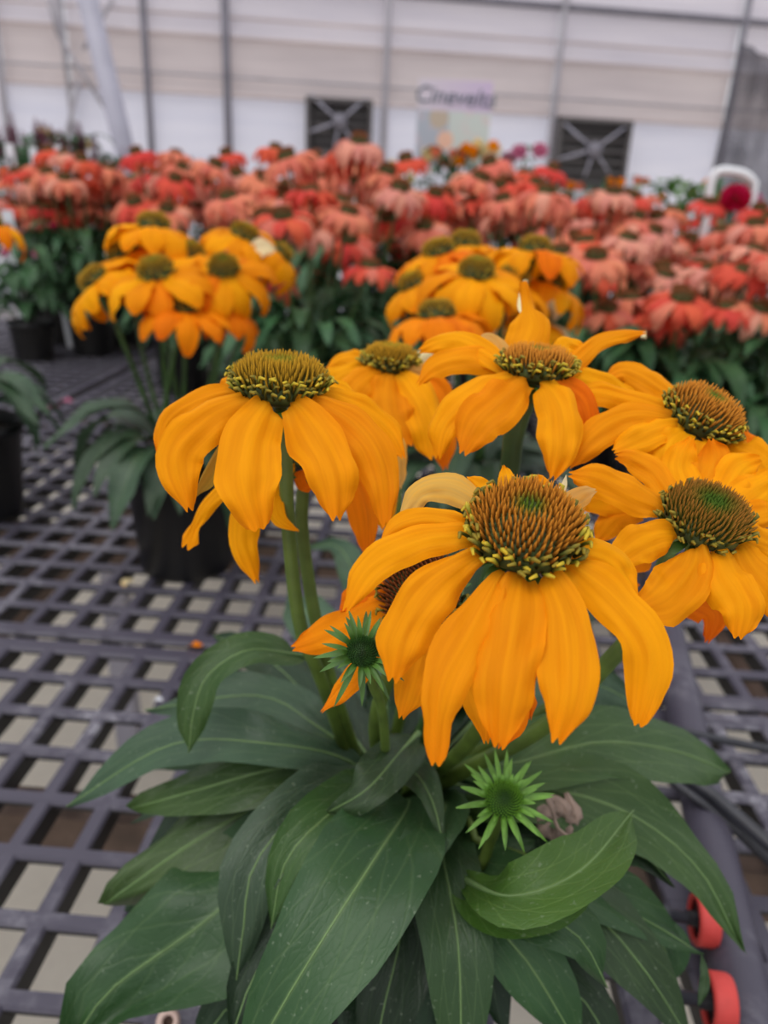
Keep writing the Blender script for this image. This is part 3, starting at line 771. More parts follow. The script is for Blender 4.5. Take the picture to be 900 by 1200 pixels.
stem([under('F7'), at(470, 760, .34), at(440, 850, .40), CROWN+V((0, .0, .01))], .0034, .0042)
for q in (((515, 1010, .41), (545, 985, .405), (585, 960, .38)), ((560, 1040, .40), (600, 990, .40), (605, 960, .39))): pass

# buds
def bud(px, py, depth, rpx, axis, bright, rows, label=None):
    C = at(px, py, depth); r = rpx*depth/FPX; ax = V(axis).normalized()
    q = ax.to_track_quat('Z', 'Y').to_matrix().to_4x4(); q.translation = C-P0
    o = link('flower_bud', dome_mesh(r*.55, r*.42, 24), fp, mat=q)
    o.data.materials[0] = M['bud_green']
    bm_ = cone_mesh(r*.55, r*.42, 190, r*.16, r*.035, [M['bract_bright' if bright else 'bud_green'], M['bract'], M['bud_green']], 0)
    if bright:
        bm_.materials[0] = M['bud_lime']
    s = link('bristles', bm_, o); s['kind'] = 'stuff'
    for (n, el, ln, w, up) in rows:
        for k in range(n):
            a = 2*PI*(k+random.uniform(-.2, .2))/n+el; d = V((math.cos(a), math.sin(a), 0)); l = ln*r*random.uniform(.8, 1.15)
            z = V((0, 0, 1)); b0 = d*r*.45+z*(r*.0)
            p1 = b0+d*l*.5+z*up*l*.4; p2 = b0+d*l*(.95)+z*up*l*(.5 if up > 0 else 1.)
            vs, fs, uv, _ = sheet([b0, p1, p2], w*r, [(0, .7), (.3, 1), (.6, .85), (.85, .45), (1, .04)], lambda i, p, T: z, 5, 7, fold=.35, cup=.05, seed=k)
            b = MB(); b.add(vs, fs, uv); link('bract', b.mesh('bract', M['bract_bright' if bright else 'bract']), o)
    return C, ax, r
C, ax, r = bud(424, 765, .285, 33, (.12, -.62, .75), False, [(12, .0, .85, .20, 1.1), (12, .3, 1.1, .20, .3), (11, .1, 1.4, .22, -.5)])
stem([C-ax*r*.3, at(436, 800, .31), at(450, 850, .36), CROWN+V((0, -.01, .01))], .0020, .0028)
C, ax, r = bud(590, 938, .345, 36, (-.03, -.62, .85), True, [(15, .0, .42, .15, 1.3), (16, .3, .75, .17, .7), (15, .1, 1.1, .18, .25), (14, .2, 1.3, .18, -.25)])
stem([C-ax*r*.3, at(575, 985, .385), at(548, 1020, .40), CROWN+V((.01, -.02, .0))], .0025, .0035, 'stem')
stem([at(640, 1010, .41), at(560, 985, .405), at(545, 960, .42), CROWN+V((.01, -.02, .0))], .0018, .0028)
# withered brown flower
pts = [(650, 985), (640, 955), (660, 935), (685, 935)]
wf = None
b = MB()
for k in range(9):
    a = k*.9; c0 = at(655, 960, .40)-P0
    d = (RT*math.cos(a)+UP*math.sin(a)); d2 = (RT*math.cos(a+1.2)+UP*math.sin(a+1.2))
    ln = random.uniform(.008, .014)
    vs, fs, uv, _ = sheet([c0, c0+d*ln*.6-fwd*.004, c0+d2*ln+fwd*.003], .008, PETAL, lambda i, p, T: -fwd, 5, 7, cup=.5, wave=2.5, seed=k)
    b.add(vs, fs, uv)
o = link('withered_flower', b.mesh('withered_flower', M['dry']), fp); o['label'] = 'shrivelled brown flower head beside the lime bud'
b = MB(); b.tube(spline([at(640, 930, .385)-P0, at(648, 950, .38)-P0, at(655, 972, .38)-P0, at(684, 990, .378)-P0], 10), [.001, .0016, .0014, .001, .001, .001, .001, .001, .001, .0006], 6)
link('dry_stalk', b.mesh('dry_stalk', M['dry']), o)

NP = [(0, .10), (.10, .12), (.2, .34), (.35, .74), (.52, .98), (.66, 1.0), (.8, .80), (.91, .45), (1, .02)]
# leaves: (px, py, height above bench) along the midrib
def leaf(pts, wpx, mt='leaf', prof=LEAF, fold=.30, wave=.8, cup=.04, nb=.55, side=0., tw=0., mid=(.0021, .00036), from_crown=True, stalk=None):
    P = [ph(*p) for p in pts]
    if from_crown: P = [CROWN.lerp(P[0], .12)+V((0, 0, .0))]+P
    k = len(P)//2; dp = (P[k]-CAM).dot(fwd); w = wpx*dp/FPX
    def nrm(i, p, T):
        return (VIEW(p)*nb+V((side, 0, 1))*(1-nb)).normalized()
    return addsheet('leaf', mt, (P, w, prof, nrm), fp, mid, nu=9, nv=22, fold=fold, wave=wave, cup=cup, twist=tw, seed=int(pts[-1][0]*3+pts[-1][1]))
# deep background leaves first
leaf([(400, 780, .20), (360, 720, .21), (338, 690, .20)], 62, 'leaf_blue', fold=.15)
leaf([(450, 800, .22), (420, 690, .22), (395, 640, .22), (350, 645, .21)], 40, 'leaf_blue')
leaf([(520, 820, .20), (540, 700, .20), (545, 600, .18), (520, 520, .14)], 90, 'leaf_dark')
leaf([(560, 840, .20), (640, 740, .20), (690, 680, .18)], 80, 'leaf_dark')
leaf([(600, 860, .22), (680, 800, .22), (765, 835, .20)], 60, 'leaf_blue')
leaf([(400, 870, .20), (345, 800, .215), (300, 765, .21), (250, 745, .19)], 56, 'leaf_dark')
# left side
leaf([(420, 890, .20), (370, 850, .225), (300, 815, .225), (170, 832, .20)], 62, 'leaf_blue', fold=.2)
leaf([(430, 885, .20), (340, 770, .21), (330, 800, .20)], 60, 'leaf_dark')
leaf([(405, 897, .205), (320, 902, .225), (235, 925, .21), (153, 948, .19)], 80, 'leaf_mid', fold=.1, prof=LEAF_W)
leaf([(410, 893, .21), (320, 872, .245), (200, 873, .23), (78, 945, .19)], 68, 'leaf_blue', fold=.3, prof=NP)
leaf([(430, 925, .19), (330, 935, .20), (230, 985, .185), (122, 1060, .15)], 96, 'leaf_mid', fold=.15, wave=1.5)
leaf([(420, 940, .185), (350, 985, .19), (240, 1080, .17), (130, 1160, .14), (80, 1230, .12)], 160, 'leaf', fold=.12, wave=1.5)
leaf([(440, 905, .20), (370, 935, .235), (300, 1010, .225), (285, 1090, .20), (275, 1165, .17)], 84, 'leaf_blue', fold=.3, nb=.6)
leaf([(450, 912, .21), (385, 955, .24), (335, 1010, .23), (318, 1088, .205)], 66, 'leaf_mid', fold=.4)
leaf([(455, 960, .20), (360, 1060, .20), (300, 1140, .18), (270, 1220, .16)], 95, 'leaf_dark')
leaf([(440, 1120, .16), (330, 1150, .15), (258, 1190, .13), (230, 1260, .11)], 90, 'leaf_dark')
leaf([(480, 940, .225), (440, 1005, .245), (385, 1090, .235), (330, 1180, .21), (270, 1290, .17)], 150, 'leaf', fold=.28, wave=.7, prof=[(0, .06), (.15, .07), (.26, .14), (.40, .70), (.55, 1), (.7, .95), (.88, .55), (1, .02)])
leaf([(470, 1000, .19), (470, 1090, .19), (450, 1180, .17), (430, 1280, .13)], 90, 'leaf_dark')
# centre
leaf([(490, 860, .25), (470, 880, .262), (430, 925, .258), (385, 952, .24)], 62, 'leaf', fold=.25, from_crown=False, prof=LEAF_S)
leaf([(480, 905, .235), (505, 935, .245), (520, 990, .235)], 56, 'leaf', prof=LEAF_S, fold=.3)
leaf([(520, 940, .21), (500, 985, .235), (475, 1020, .235), (448, 1062, .21)], 66, 'leaf', fold=.35)
leaf([(515, 975, .20), (520, 1010, .22), (535, 1090, .215), (540, 1180, .19), (538, 1290, .15)], 98, 'leaf', fold=.22, wave=.5)
leaf([(540, 1000, .19), (570, 1070, .205), (620, 1130, .19), (680, 1230, .15)], 100, 'leaf', fold=.2)
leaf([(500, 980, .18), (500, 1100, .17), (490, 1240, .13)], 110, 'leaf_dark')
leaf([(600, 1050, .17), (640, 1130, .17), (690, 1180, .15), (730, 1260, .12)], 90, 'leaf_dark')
# right side
leaf([(540, 900, .21), (600, 895, .24), (700, 870, .25), (790, 880, .23), (855, 905, .20)], 96, 'leaf_mid', fold=.15, wave=.4, prof=[(0, .06), (.15, .08), (.3, .5), (.5, .95), (.7, 1), (.86, .8), (.95, .45), (1, .02)])
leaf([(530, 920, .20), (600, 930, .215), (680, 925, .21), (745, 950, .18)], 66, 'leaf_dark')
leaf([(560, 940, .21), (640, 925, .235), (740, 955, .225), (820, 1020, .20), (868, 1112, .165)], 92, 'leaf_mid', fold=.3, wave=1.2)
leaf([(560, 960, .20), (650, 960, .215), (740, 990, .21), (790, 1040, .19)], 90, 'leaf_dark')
leaf([(560, 1010, .19), (660, 1030, .20), (760, 1080, .18), (822, 1118, .16)], 74, 'leaf', fold=.35)
leaf([(560, 1010, .185), (680, 1060, .19), (750, 1130, .17), (815, 1230, .13)], 84, 'leaf', fold=.25)
leaf([(700, 1060, .16), (770, 1100, .155), (790, 1155, .13)], 60, 'leaf', from_crown=False)
leaf([(560, 1020, .21), (620, 1060, .225), (680, 1100, .215), (712, 1158, .19)], 92, 'leaf', fold=.2, prof=NP)
# the cupped bright leaf
leaf([(530, 1028, .215), (580, 1070, .225), (650, 1060, .23), (700, 1025, .235)], 58, 'leaf_bright', fold=.5, nb=.8, prof=LEAF_W, from_crown=False)
leaf([(540, 1030, .215), (600, 1050, .25), (680, 1020, .26), (742, 950, .255)], 78, 'leaf_bright', fold=.35, nb=.7, prof=LEAF_W, from_crown=False)
leaf([(470, 930, .17), (450, 940, .215), (440, 960, .22)], 18, 'leaf_bright', prof=LEAF_S, from_crown=False)
# hooked leaf on the left stem
leaf([(372, 772, .262), (340, 766, .285), (290, 762, .295), (245, 790, .285), (228, 830, .27), (221, 882, .245)], 50, 'leaf_mid', fold=.35, from_crown=False, prof=[(0, .08), (.16, .12), (.3, .75), (.5, 1), (.75, .95), (.9, .6), (1, .02)])
leaf([(330, 770, .25), (290, 750, .26), (262, 755, .25)], 16, 'leaf', from_crown=False, prof=LEAF_S)
leaf([(822, 1118, .16), (826, 1150, .15), (818, 1180, .14)], 12, 'leaf', from_crown=False, prof=LEAF_S, mid=None)
# low filler leaves round the rim of the pot
random.seed(5)
for k in range(34):
    a = 2*PI*k/34*1.0+random.uniform(-.08, .08); rr = random.uniform(.10, .155); d = V((math.cos(a), math.sin(a), 0))
    q0 = V((PX, PY, BENCH+.15)); P = [q0+d*.01, q0+d*rr*.45+V((0, 0, random.uniform(.02, .04))), q0+d*rr*.8+V((0, 0, random.uniform(.015, .03))), q0+d*rr*1.1+V((0, 0, random.uniform(-.03, .0)))]
    addsheet('leaf', 'leaf_dark', (P, random.uniform(.032, .045), LEAF, lambda i, p, T: V((0, 0, 1))), fp, None, nu=5, nv=12, fold=.25, wave=.6, seed=k)

# ================================================================== GENERIC PLANTS
def gpetal(L_, w, droop, seed, nu=5, nv=7):
    path = [V((0, 0, 0)), V((L_*.38, 0, -L_*.02*droop)), V((L_*.72, 0, -L_*.28*droop)), V((L_*(1-.22*droop), 0, -L_*.72*droop))]
    vs, fs, uv, _ = sheet(path, w, PETAL, lambda i, p, T: V((.3, 0, 1)), nu, nv, cup=.12, wave=.8, notch=.08, seed=seed)
    return vs, fs, uv
def gmesh(name, data, mt):
    b = MB(); b.add(*data); return b.mesh(name, mt)
def glean(L_, w, arch, seed, mt, nv=8):
    path = [V((0, 0, 0)), V((L_*.35, 0, L_*.22*arch)), V((L_*.7, 0, L_*.16*arch)), V((L_, 0, -L_*.25*arch))]
    vs, fs, uv, _ = sheet(path, w, LEAF_S, lambda i, p, T: V((0, 0, 1)), 5, nv, fold=.25, wave=.7, seed=seed)
    return gmesh('leaf', (vs, fs, uv), mt)
PM = {k: [gmesh('petal', gpetal(.045, .020, dr, s), M[k]) for s, dr in ((1, .7), (2, 1.0), (3, 1.25), (4, .9))] for k in ('coral', 'coral_red', 'coral_pale', 'petal', 'petal_deep', 'petal_dry', 'petal_tip')}
def joined(mt, n=13):
    b = MB()
    for k in range(n):
        vs, fs, uv = gpetal(.045, .020, random.uniform(.7, 1.25), k, 3, 5); R = Matrix.Rotation(2*PI*k/n, 4, 'Z') @ Matrix.Translation((.014, 0, 0))
        b.add([R @ v for v in vs], fs, uv)
    return b.mesh('petals', M[mt])
for q_ in ('petal', 'petal_deep', 'petal_dry', 'petal_tip'):
    PM[q_] = [gmesh('petal', gpetal(.052, .027, dr, s), M[q_]) for s, dr in ((5, .6), (6, .95), (7, 1.2), (8, .8))]
JM = {k: joined(k) for k in ('coral', 'coral_red', 'coral_pale')}
HM = {'brown': dome_mesh(.016, .014, 12), 'young': dome_mesh(.0165, .013, 12)}
BM_ = {'brown': cone_mesh(.016, .014, 90, .006, .0011, [M['cone_brown']]*3, 0, low=True), 'young': cone_mesh(.0165, .015, 130, .006, .001, [M['cone_young'], M['floret'], M['floret_dark']], 30, .005, low=True)}
LM = [glean(.11, .034, 1., s, M['leaf_far']) for s in range(3)]
LS = [glean(.18, .062, 1.3, s+9, M['leaf_blue'], 10) for s in range(3)]
def gflower(root, C, axis, kind, cols, scale=1., n=13, split=True, rz=0.):
    q = V(axis).normalized().to_track_quat('Z', 'Y').to_matrix().to_4x4() @ Matrix.Rotation(rz, 4, 'Z') @ Matrix.Scale(scale, 4); q.translation = C
    h = link('flower_head', HM[kind], root, mat=q)
    s = link('bristles', BM_[kind], h); s['kind'] = 'stuff'
    if split:
        for k in range(n):
            c_ = random.choices(cols, [6]+[1]*(len(cols)-1))[0] if len(cols) > 1 else cols[0]
            R = Matrix.Rotation(2*PI*(k+random.uniform(-.15, .15))/n, 4, 'Z') @ Matrix.Translation((.013, 0, random.uniform(-.001, .001))) @ Matrix.Rotation(random.uniform(-.15, .2), 4, 'Y') @ Matrix.Scale(random.uniform(.88, 1.1), 4)
            link('petal', random.choice(PM[c_]), h, mat=R)
    else: p_ = link('petals', JM[cols[0]], h)
    return h
def gstem(root, a, b_, r=.0032):
    mbb = MB(); mid_ = a.lerp(b_, .5)+V((random.uniform(-.01, .01), random.uniform(-.01, .01), 0)); mbb.tube(spline([a, mid_, b_], 6), r, 6)
    link('stem', mbb.mesh('stem', M['stem_dark']), root)
def gplant(name, label, nheads, hmin, hmax, spread, split, palette, leaves=80, group=None):
    root = thing(name, label, 'plant', (0, 0, 0), group)
    pot_parts(root)
    for k in range(nheads):
        a = 2.399963*k+random.uniform(-.3, .3); rr = spread*math.sqrt((k+.5)/nheads)
        h = hmin+(hmax-hmin)*random.random()**.8-.03*(rr/spread); C = V((math.cos(a)*rr, math.sin(a)*rr, h))
        ax = V((math.cos(a)*.25+random.uniform(-.15, .15), math.sin(a)*.25-.12, 1))
        gflower(root, C, ax, 'brown', random.choice(palette), random.uniform(1.12, 1.42), split=split, rz=random.random()*6)
        gstem(root, V((math.cos(a)*.03, math.sin(a)*.03, .15)), C-V(ax).normalized()*.006)
    for k in range(leaves):
        a = random.random()*2*PI; t = (k+.5)/leaves; z = .16+t*(hmin-.20); rr = .03+.06*random.random()
        R = Matrix.Translation((math.cos(a)*rr, math.sin(a)*rr, z)) @ Matrix.Rotation(a+random.uniform(-.4, .4), 4, 'Z') @ Matrix.Rotation(random.uniform(-.3, .3), 4, 'Y') @ Matrix.Scale(random.uniform(.8, 1.3), 4)
        link('leaf', random.choice(LM), root, mat=R)
    return root
random.seed(11)
PAL = [['coral', 'coral_pale'], ['coral_pale'], ['coral', 'coral_red'], ['coral_pale', 'coral'], ['coral_red', 'coral'], ['coral', 'coral_pale']]
PALJ = [['coral'], ['coral_pale'], ['coral_red'], ['coral']]
protoA = [gplant('coral_coneflower', '', 9, .42, .62, .15, True, PAL) for _ in range(3)]
protoB = [gplant('coral_coneflower', '', 12, .46, .63, .15, False, PALJ, 34) for _ in range(2)]
used = set()
def place(proto, px, y, dh, label, group, rz):
    o = proto if proto.name not in used else copy_tree(proto)
    used.add(proto.name); used.add(o.name)
    d = ray(px, 250); x = CAM.x+d.x*(y/d.y); s = 1+dh
    o.location = (x, y, BENCH); o.rotation_euler = (0, 0, rz); o.scale = (1, 1, s-(.10 if px > 770 and y > 1.9 else .07 if px < 110 else .05))
    o['label'] = label; o['group'] = group; return o
rowA = [(352, 1.60, -.05, 'coral coneflower nearest the camera between the two blurred yellow plants'),
        (722, 1.62, -.14, 'coral coneflower in the front row just behind the top yellow flowers'),
        (835, 1.52, -.15, 'low coral coneflower in the front row at the right, dark leaves below'),
        (960, 1.45, -.12, 'coral coneflower cut by the right edge of the photo, front row')]
rowB = [(95, 2.75, .14, 'coral coneflower behind the left yellow plant, leftmost of its row'),
        (205, 2.25, .08, 'coral coneflower rising directly behind the left yellow plant'),
        (310, 2.02, -.04, 'coral coneflower with dull red flowers right of the left yellow plant'),
        (405, 1.95, .15, 'tall coral coneflower below the left dark vent'),
        (505, 2.05, .06, 'coral coneflower in the second row below the pale sign'),
        (600, 1.95, .02, 'coral coneflower behind the yellow plant at centre'),
        (700, 2.05, .02, 'coral coneflower in the second row below the right dark vent'),
        (795, 2.0, -.04, 'coral coneflower in the second row left of the magenta bloom'),
        (890, 1.9, -.06, 'coral coneflower in the second row under the magenta bloom')]
k = 0
for i, (px, y, dh, lb) in enumerate(rowA+rowB):
    place(protoA[i % 3], px, y, dh, lb, 'coral coneflowers on the bench', random.random()*6)
marks = [['cut by the left photo edge', 'at the foot of the plum spikes', 'at the foot of the leaning brace', 'left of the thick dark post', 'under the thick dark post', 'left of the left vent', 'under the left vent', 'between left vent and sign', 'under the sign', 'right of the sign'],
         ['under the plum spikes', 'under the leaning brace', 'right of the leaning brace', 'under the thick dark post', 'right of the thick dark post', 'under the left vent', 'right of the left vent', 'under the sign', 'between sign and right vent', 'under the right vent', 'left of the white arch']]
marks[0][5:] = ['left below the left vent', 'right below the left vent', 'under the sign', 'under the right vent', 'left of the white arch']
for r_, (y, x0, st, n) in enumerate(((2.4, 30, 92, 10), (2.8, 60, 82, 11))):
    for i in range(n):
        place(protoB[i % 2], x0+st*i+random.uniform(-12, 12), y+(.55 if x0+st*i < 140 and r_ == 0 else .15 if x0+st*i < 160 else 0)+random.uniform(-.06, .06), random.uniform(.06, .17) if x0+st*i < 650 else random.uniform(.0, .07),
              'blurred coral coneflower %s, in the %s row of corals' % (marks[r_][i], ('third', 'rearmost')[r_]), 'coral coneflowers in the rear rows', random.random()*6)

# ---- mid-ground yellow plants
def ypl(label, px_c, y_c, h_pot, heads_, leafn, seed, dirs=None, potr=.085):
    random.seed(seed)
    root = thing('yellow_coneflower', label, 'plant', (px_c, y_c, BENCH), 'potted yellow coneflowers')
    pot_parts(root, potr); o0 = V((px_c, y_c, BENCH))
    for (px, py, dep, ax, sc, cols) in heads_:
        C = at(px, py, dep)-o0
        gflower(root, C, ax, 'young', cols, sc*1.14, n=11, rz=random.random()*6)
        gstem(root, V((random.uniform(-.03, .03), random.uniform(-.03, .03), .145)), C-V(ax).normalized()*.006, .0034)
    for k in range(leafn):
        a = 2*PI*k/leafn+random.uniform(-.2, .2); sc = random.uniform(.62, .88)
        R = Matrix.Translation((math.cos(a)*.02, math.sin(a)*.02, .15+random.uniform(0, .05))) @ Matrix.Rotation(a, 4, 'Z') @ Matrix.Rotation(random.uniform(-.55, .45), 4, 'Y') @ Matrix.Scale(sc, 4)
        l_ = link('leaf', random.choice(LS), root, mat=R)
    return root
Y1 = ['petal', 'petal_deep']; Y2 = ['petal', 'petal', 'petal_tip']
ypl('blurred yellow coneflower in a black pot standing left behind the front plant', -.300, 1.07, .165,
    [(180, 268, 1.0, (0, .1, 1), 1.05, Y1), (184, 322, .93, (-.15, -.35, 1), 1.1, Y1), (262, 316, .95, (.1, -.6, .9), .95, Y1), (113, 330, .97, (-.7, -.2, .8), .95, Y2),
     (286, 278, 1.04, (.4, -.1, 1), .95, Y1), (222, 300, .99, (.2, -.2, 1), .95, Y1), (215, 362, .93, (.15, -.1, 1), .9, ['petal_deep']), (262, 362, .98, (.2, .1, 1), .85, ['petal_deep']), (145, 300, 1.02, (-.4, -.1, 1), .95, Y1), (330, 298, 1.05, (.8, .0, .7), .7, Y2)],
    22, 31)
c0 = aty(560, 420, 1.0)
ypl('blurred yellow coneflower standing behind the top centre flower of the front plant', c0.x, 1.0, .165,
    [(558, 322, .84, (0, -.25, 1), .98, Y1), (627, 296, .90, (.1, .1, 1), .95, Y1), (512, 372, .80, (-.1, .1, 1), .95, ['petal_deep']), (515, 298, .92, (-.3, 0, 1), .95, Y1),
     (545, 288, .97, (.0, 0, 1), .95, Y2), (600, 330, .88, (.3, -.1, 1), .9, Y1), (645, 335, .93, (.3, .1, 1), .85, Y2), (486, 335, .9, (-.5, -.1, 1), .85, Y1), (630, 375, .95, (.2, .1, 1), .85, Y2)],
    18, 32)
ypl('blurred yellow coneflower in a black pot cut by the left edge', -.70, 1.235, .165,
    [(-12, 262, 1.33, (.2, 0, 1), 1.0, Y1), (-50, 250, 1.4, (0, 0, 1), 1.0, Y1)], 20, 33)

# ---- bedding plants on the second bench far behind
b = MB(); b.box((0, 5.1, .78), (3.6, .95, .02)); fb = link('rear_bench', b.mesh('rear_bench', M['galv'], False)); tag(fb, 'long grey bench in front of the back wall, hidden under bedding plants', 'bench')
for x in (-3.4, -1.1, 1.1, 3.4):
    for y in (4.3, 5.9):
        b = MB(); b.box((x, y, .38), (.03, .03, .38)); link('leg', b.mesh('leg', M['galv'], False), fb)
def blob(rad, mt, seed, n=26):
    b = MB(); rg = random.Random(seed)
    for k in range(n):
        a = k*2.4; z = 1-2*(k+.5)/n; q = math.sqrt(1-z*z); d = V((math.cos(a)*q, math.sin(a)*q, z*.9))
        s = d.orthogonal().normalized()
        vs, fs, uv, _ = sheet([d*rad*.2, d*rad*.7+s*rad*.1, d*rad], rad*.6, PETAL, lambda i, p, T: s, 3, 4, cup=.2, seed=k); b.add(vs, fs, uv)
    return b.mesh('blossom', mt)
BL = {c: blob(.03, M[c], 3) for c in ('magenta', 'pink', 'petal', 'coral', 'petal_tip')}
def spike_mesh():
    b = MB()
    for k in range(34):
        t = k/34; a = k*2.4; d = V((math.cos(a), math.sin(a), .6)); z = .10*t
        vs, fs, uv, _ = sheet([V((0, 0, z)), V((0, 0, z))+d*.018*(1-t*.7)], .012, PETAL, lambda i, p, T: V((0, 0, 1)), 3, 3); b.add(vs, fs, uv)
    return b.mesh('flower_spike', M['plum'])
SPK = spike_mesh()
def bedding(px, y, py_top, label, cols, nb, spread=.16, nl=60, bscale=1., base=BENCH, mt=None, name='bedding_plant'):
    d = ray(px, py_top); x = d.x*(y/d.y); top = (CAM+d*(y/d.y)).z
    root = thing(name, label, 'plant', (x, y, base)); pot_parts(root, .075, .13)
    H_ = top-base
    for k in range(nl):
        a = random.random()*2*PI; z = .12+random.random()*(max(.12, H_-.16)); rr = spread*.5*random.random()
        R = Matrix.Translation((math.cos(a)*rr, math.sin(a)*rr, z)) @ Matrix.Rotation(a, 4, 'Z') @ Matrix.Rotation(random.uniform(-.7, .3), 4, 'Y') @ Matrix.Scale(random.uniform(.8, 1.3), 4)
        l_ = link('leaf', random.choice(LM if mt is None else mt), root, mat=R)
    for k in range(nb):
        a = random.random()*6.3; rr = spread*math.sqrt(random.random()); c_ = random.choice(cols)
        C = V((math.cos(a)*rr, math.sin(a)*rr, H_-random.random()*.09))
        if c_ == 'spike': link('flower_spike', SPK, root, mat=Matrix.Translation(C-V((0, 0, .06))) @ Matrix.Scale(bscale, 4))
        else: link('blossom', BL[c_], root, mat=Matrix.Translation(C) @ Matrix.Scale(bscale, 4))
        gstem(root, V((0, 0, .12)), C-V((0, 0, .05)), .002)
    return root
random.seed(3)
LB = [glean(.10, .045, .8, s+20, M['leaf_bright']) for s in range(2)]
for i, (px, top) in enumerate(((22, 150), (48, 160), (85, 158), (5, 162))):
    bedding(px, 3.9+.15*i, top, 'dark plum flower spikes at the far left, %s' % ('just right of the edge', 'in the middle of the clump', 'nearest the leaning brace', 'cut by the photo edge')[i], ['spike'], 12, bscale=1.3)
bedding(80, 4.4, 156, 'pale yellow flowers among the dark spikes at the left', ['petal_tip'], 3, bscale=1.2)
bedding(135, 4.5, 180, 'green bedding plant left of the leaning brace foot', ['spike'], 5)
bedding(525, 4.6, 172, 'orange flowered bedding plant below the left half of the sign', ['petal', 'coral', 'petal_tip'], 12, bscale=1.1)
bedding(560, 4.5, 170, 'yellow flowered bedding plant below the right half of the sign', ['petal', 'petal', 'petal_tip'], 12, bscale=1.1)
bedding(612, 4.6, 172, 'pink flowered bedding plant between the sign and the right vent', ['pink'], 3, bscale=1.6)
bedding(470, 4.5, 192, 'green bedding plant left of the sign foot', ['petal_tip'], 4, mt=LB)
bedding(800, 3.9, 208, 'bright green leafy plant left of the white arch', ['petal_tip'], 0, spread=.3, nl=140, mt=LB)
bedding(845, 4.3, 212, 'green leafy plant behind the white arch', ['petal'], 2, nl=80)
bedding(893, 3.95, 232, 'green plant with small pink blooms at the right edge', ['pink', 'magenta'], 4, nl=80, mt=LB)
for i, px in enumerate((160, 215, 270, 325, 380, 430, 660, 710, 760)):
    bedding(px, 4.9, 196 if px < 600 else 212, 'low green bedding plant at the rear, %s' % ('left of the brace foot', 'right of the brace foot', 'under the thick dark post', 'right of the thick dark post', 'under the left vent', 'right of the left vent', 'under the right vent', 'right below the right vent', 'between the vent and net')[i], ['petal', 'coral'], 3, nl=40)
# things among the coral rows
bedding(22, 2.6, 262, 'light green bedding plant with magenta blossoms at the left edge', ['magenta', 'pink'], 6, bscale=.55, nl=50)
bm2 = thing('magenta_flower', 'single round magenta bloom above the coral flowers at the right', 'flower', V((aty(862, 232, 2.35).x, 2.35, BENCH)))
q0 = aty(862, 232, 2.35)-bm2.location
link('blossom', blob(.045, M['magenta'], 8, 70), bm2, loc=q0); pot_parts(bm2, .06, .12)
b = MB(); b.tube([V((0, 0, .1)), q0*.5+V((0, 0, .02)), q0], .003, 8); link('stem', b.mesh('stem', M['stem_dark']), bm2)
for k in range(30):
    a = k*2.4; link('leaf', random.choice(LM), bm2, mat=Matrix.Translation((0, 0, .12+.011*k)) @ Matrix.Rotation(a, 4, 'Z') @ Matrix.Scale(.9, 4))
# white tags and stakes
def stake(px, py, w, hpx, y, label, lean=0., base=BENCH):
    top = aty(px, py, y); wm = w*y/FPX; b = MB(); H_ = top.z-base
    t = Matrix.Rotation(lean, 3, 'Y')
    b.box(V((0, 0, H_-hpx*y/FPX/2)), (wm/2, .0012, hpx*y/FPX/2)); b.box((0, 0, H_/2-.02), (wm*.22, .0012, H_/2-.02))
    o = link('plant_tag', b.mesh('plant_tag', M['tag'], False), loc=(top.x-math.sin(lean)*H_, y, base)); o.rotation_euler = (0, lean, 0)
    tag(o, label, 'tag', 'white plant tags')
stake(10, 168, 9, 60, 2.9, 'tall white tag at the left photo edge', -.04)
stake(66, 170, 8, 40, 3.3, 'white tag under the dark spikes', .0)
stake(38, 172, 7, 26, 3.5, 'small white tag among the dark spikes')
stake(190, 180, 9, 34, 2.9, 'white tag right of the brace foot')
stake(138, 222, 8, 24, 2.9, 'small white tag leaning in the left coral flowers', -.2)
stake(8, 246, 13, 28, 2.75, 'white tag by the magenta blossoms at left')
stake(53, 262, 12, 22, 2.85, 'wide white tag left of the blurred left yellow flowers', -.1)
stake(645, 262, 9, 24, 2.1, 'white tag in the coral flowers behind the centre yellow plant')
stake(893, 318, 12, 28, 1.72, 'white tag in the corals at the right edge')
# white arch
y = 2.7; b = MB(); p = [aty(835, 262, y), aty(833, 215, y), aty(838, 203, y), aty(850, 200, y), aty(872, 204, y), aty(884, 214, y), aty(886, 262, y)]
p[0].z = BENCH; p[-1].z = BENCH
b.tube([p[0]]+spline(p[1:-1], 14)+[p[-1]], .014, 10)
tag(link('pipe_arch', b.mesh('pipe_arch', M['white_frame'])), 'white pipe arch standing beside the magenta bloom', 'frame')
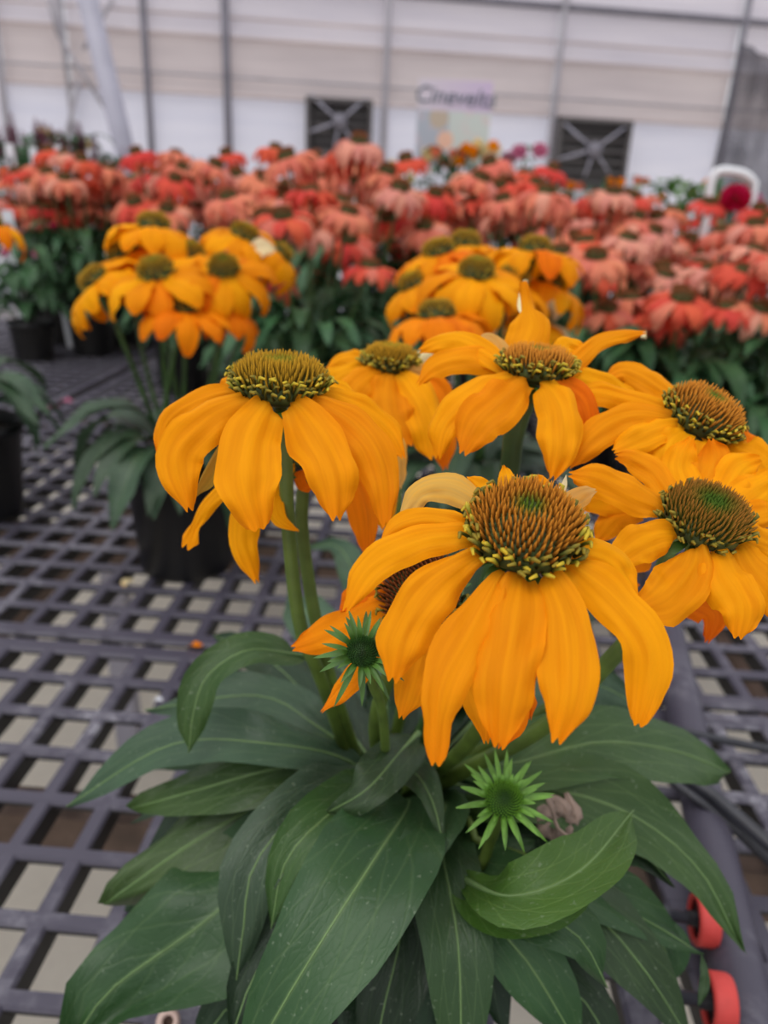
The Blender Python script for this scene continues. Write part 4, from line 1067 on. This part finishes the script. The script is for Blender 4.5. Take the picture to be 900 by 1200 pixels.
# sign
ys = 4.75; s0 = aty(491, 92, ys); s1 = aty(578, 96, ys); s2 = aty(487, 192, ys)
wS = s1.x-s0.x; hS = s0.z-s2.z
root = thing('flower_sign', 'pale lilac sign with dark lettering and a flower picture above the corals', 'sign', (s0.x+wS/2, ys, BENCH))
z1 = s0.z-BENCH; z0 = z1-hS
def signmat():
    mt, nt, out = newmat('sign_print'); co = nt.nodes.new('ShaderNodeUVMap'); s = nt.nodes.new('ShaderNodeSeparateXYZ'); L(nt, co.outputs[0], s.inputs[0])
    right = mathn(nt, 'GREATER_THAN', s.outputs[0], .44)
    pic = mixc(nt, right, (.42, .46, .52), (.58, .64, .60))
    n = ramp(nt, noise(nt, 5, 2, co.outputs[0]), [(.5, (0, 0, 0)), (.6, (1, 1, 1))])
    pic = mixc(nt, mathn(nt, 'MULTIPLY', n, .35), pic, (.75, .50, .52))
    d = nt.nodes.new('ShaderNodeVectorMath'); d.operation = 'DISTANCE'; L(nt, co.outputs[0], d.inputs[0]); d.inputs[1].default_value = (.30, .56, 0)
    pic = mixc(nt, mathn(nt, 'LESS_THAN', d.outputs['Value'], .13), pic, (.52, .43, .33))
    d2 = nt.nodes.new('ShaderNodeVectorMath'); d2.operation = 'DISTANCE'; L(nt, co.outputs[0], d2.inputs[0]); d2.inputs[1].default_value = (.40, .30, 0)
    pic = mixc(nt, mathn(nt, 'LESS_THAN', d2.outputs['Value'], .11), pic, (.80, .50, .36))
    top = mathn(nt, 'GREATER_THAN', s.outputs[1], .64)
    c_ = mixc(nt, top, pic, mixc(nt, s.outputs[0], (.66, .60, .66), (.60, .48, .66)))
    surf(nt, out, c_, .4); return mt
b = MB(); b.add([(-wS/2, -.006, z0), (wS/2, -.006, z0), (wS/2, -.006, z1), (-wS/2, -.006, z1)], [(0, 1, 2, 3)], [(0, 0), (1, 0), (1, 1), (0, 1)])
link('printed_face', b.mesh('printed_face', signmat(), False), root)
b = MB(); b.box((0, 0, (z0+z1)/2), (wS/2, .004, hS/2)); link('board', b.mesh('board', M['tag'], False), root)
b = MB(); b.box((0, .008, z0/2), (.012, .004, z0/2+.05)); link('stake', b.mesh('stake', M['tag'], False), root)
cu = bpy.data.curves.new('lettering', 'FONT'); cu.body = 'Cinevelta'; cu.align_x = 'CENTER'; cu.size = .118; cu.shear = .2; cu.extrude = .0015
cu.materials.append(simple('sign_ink', (.10, .13, .17), .5))
to = bpy.data.objects.new('lettering_curve', cu); COL.objects.link(to); bpy.context.view_layer.update()
me = bpy.data.meshes.new_from_object(to.evaluated_get(bpy.context.evaluated_depsgraph_get())); bpy.data.objects.remove(to)
o = link('lettering', me, root, loc=(0, -.009, z0+hS*.72)); o.rotation_euler = (PI/2, .03, 0)
bpy.context.view_layer.update()
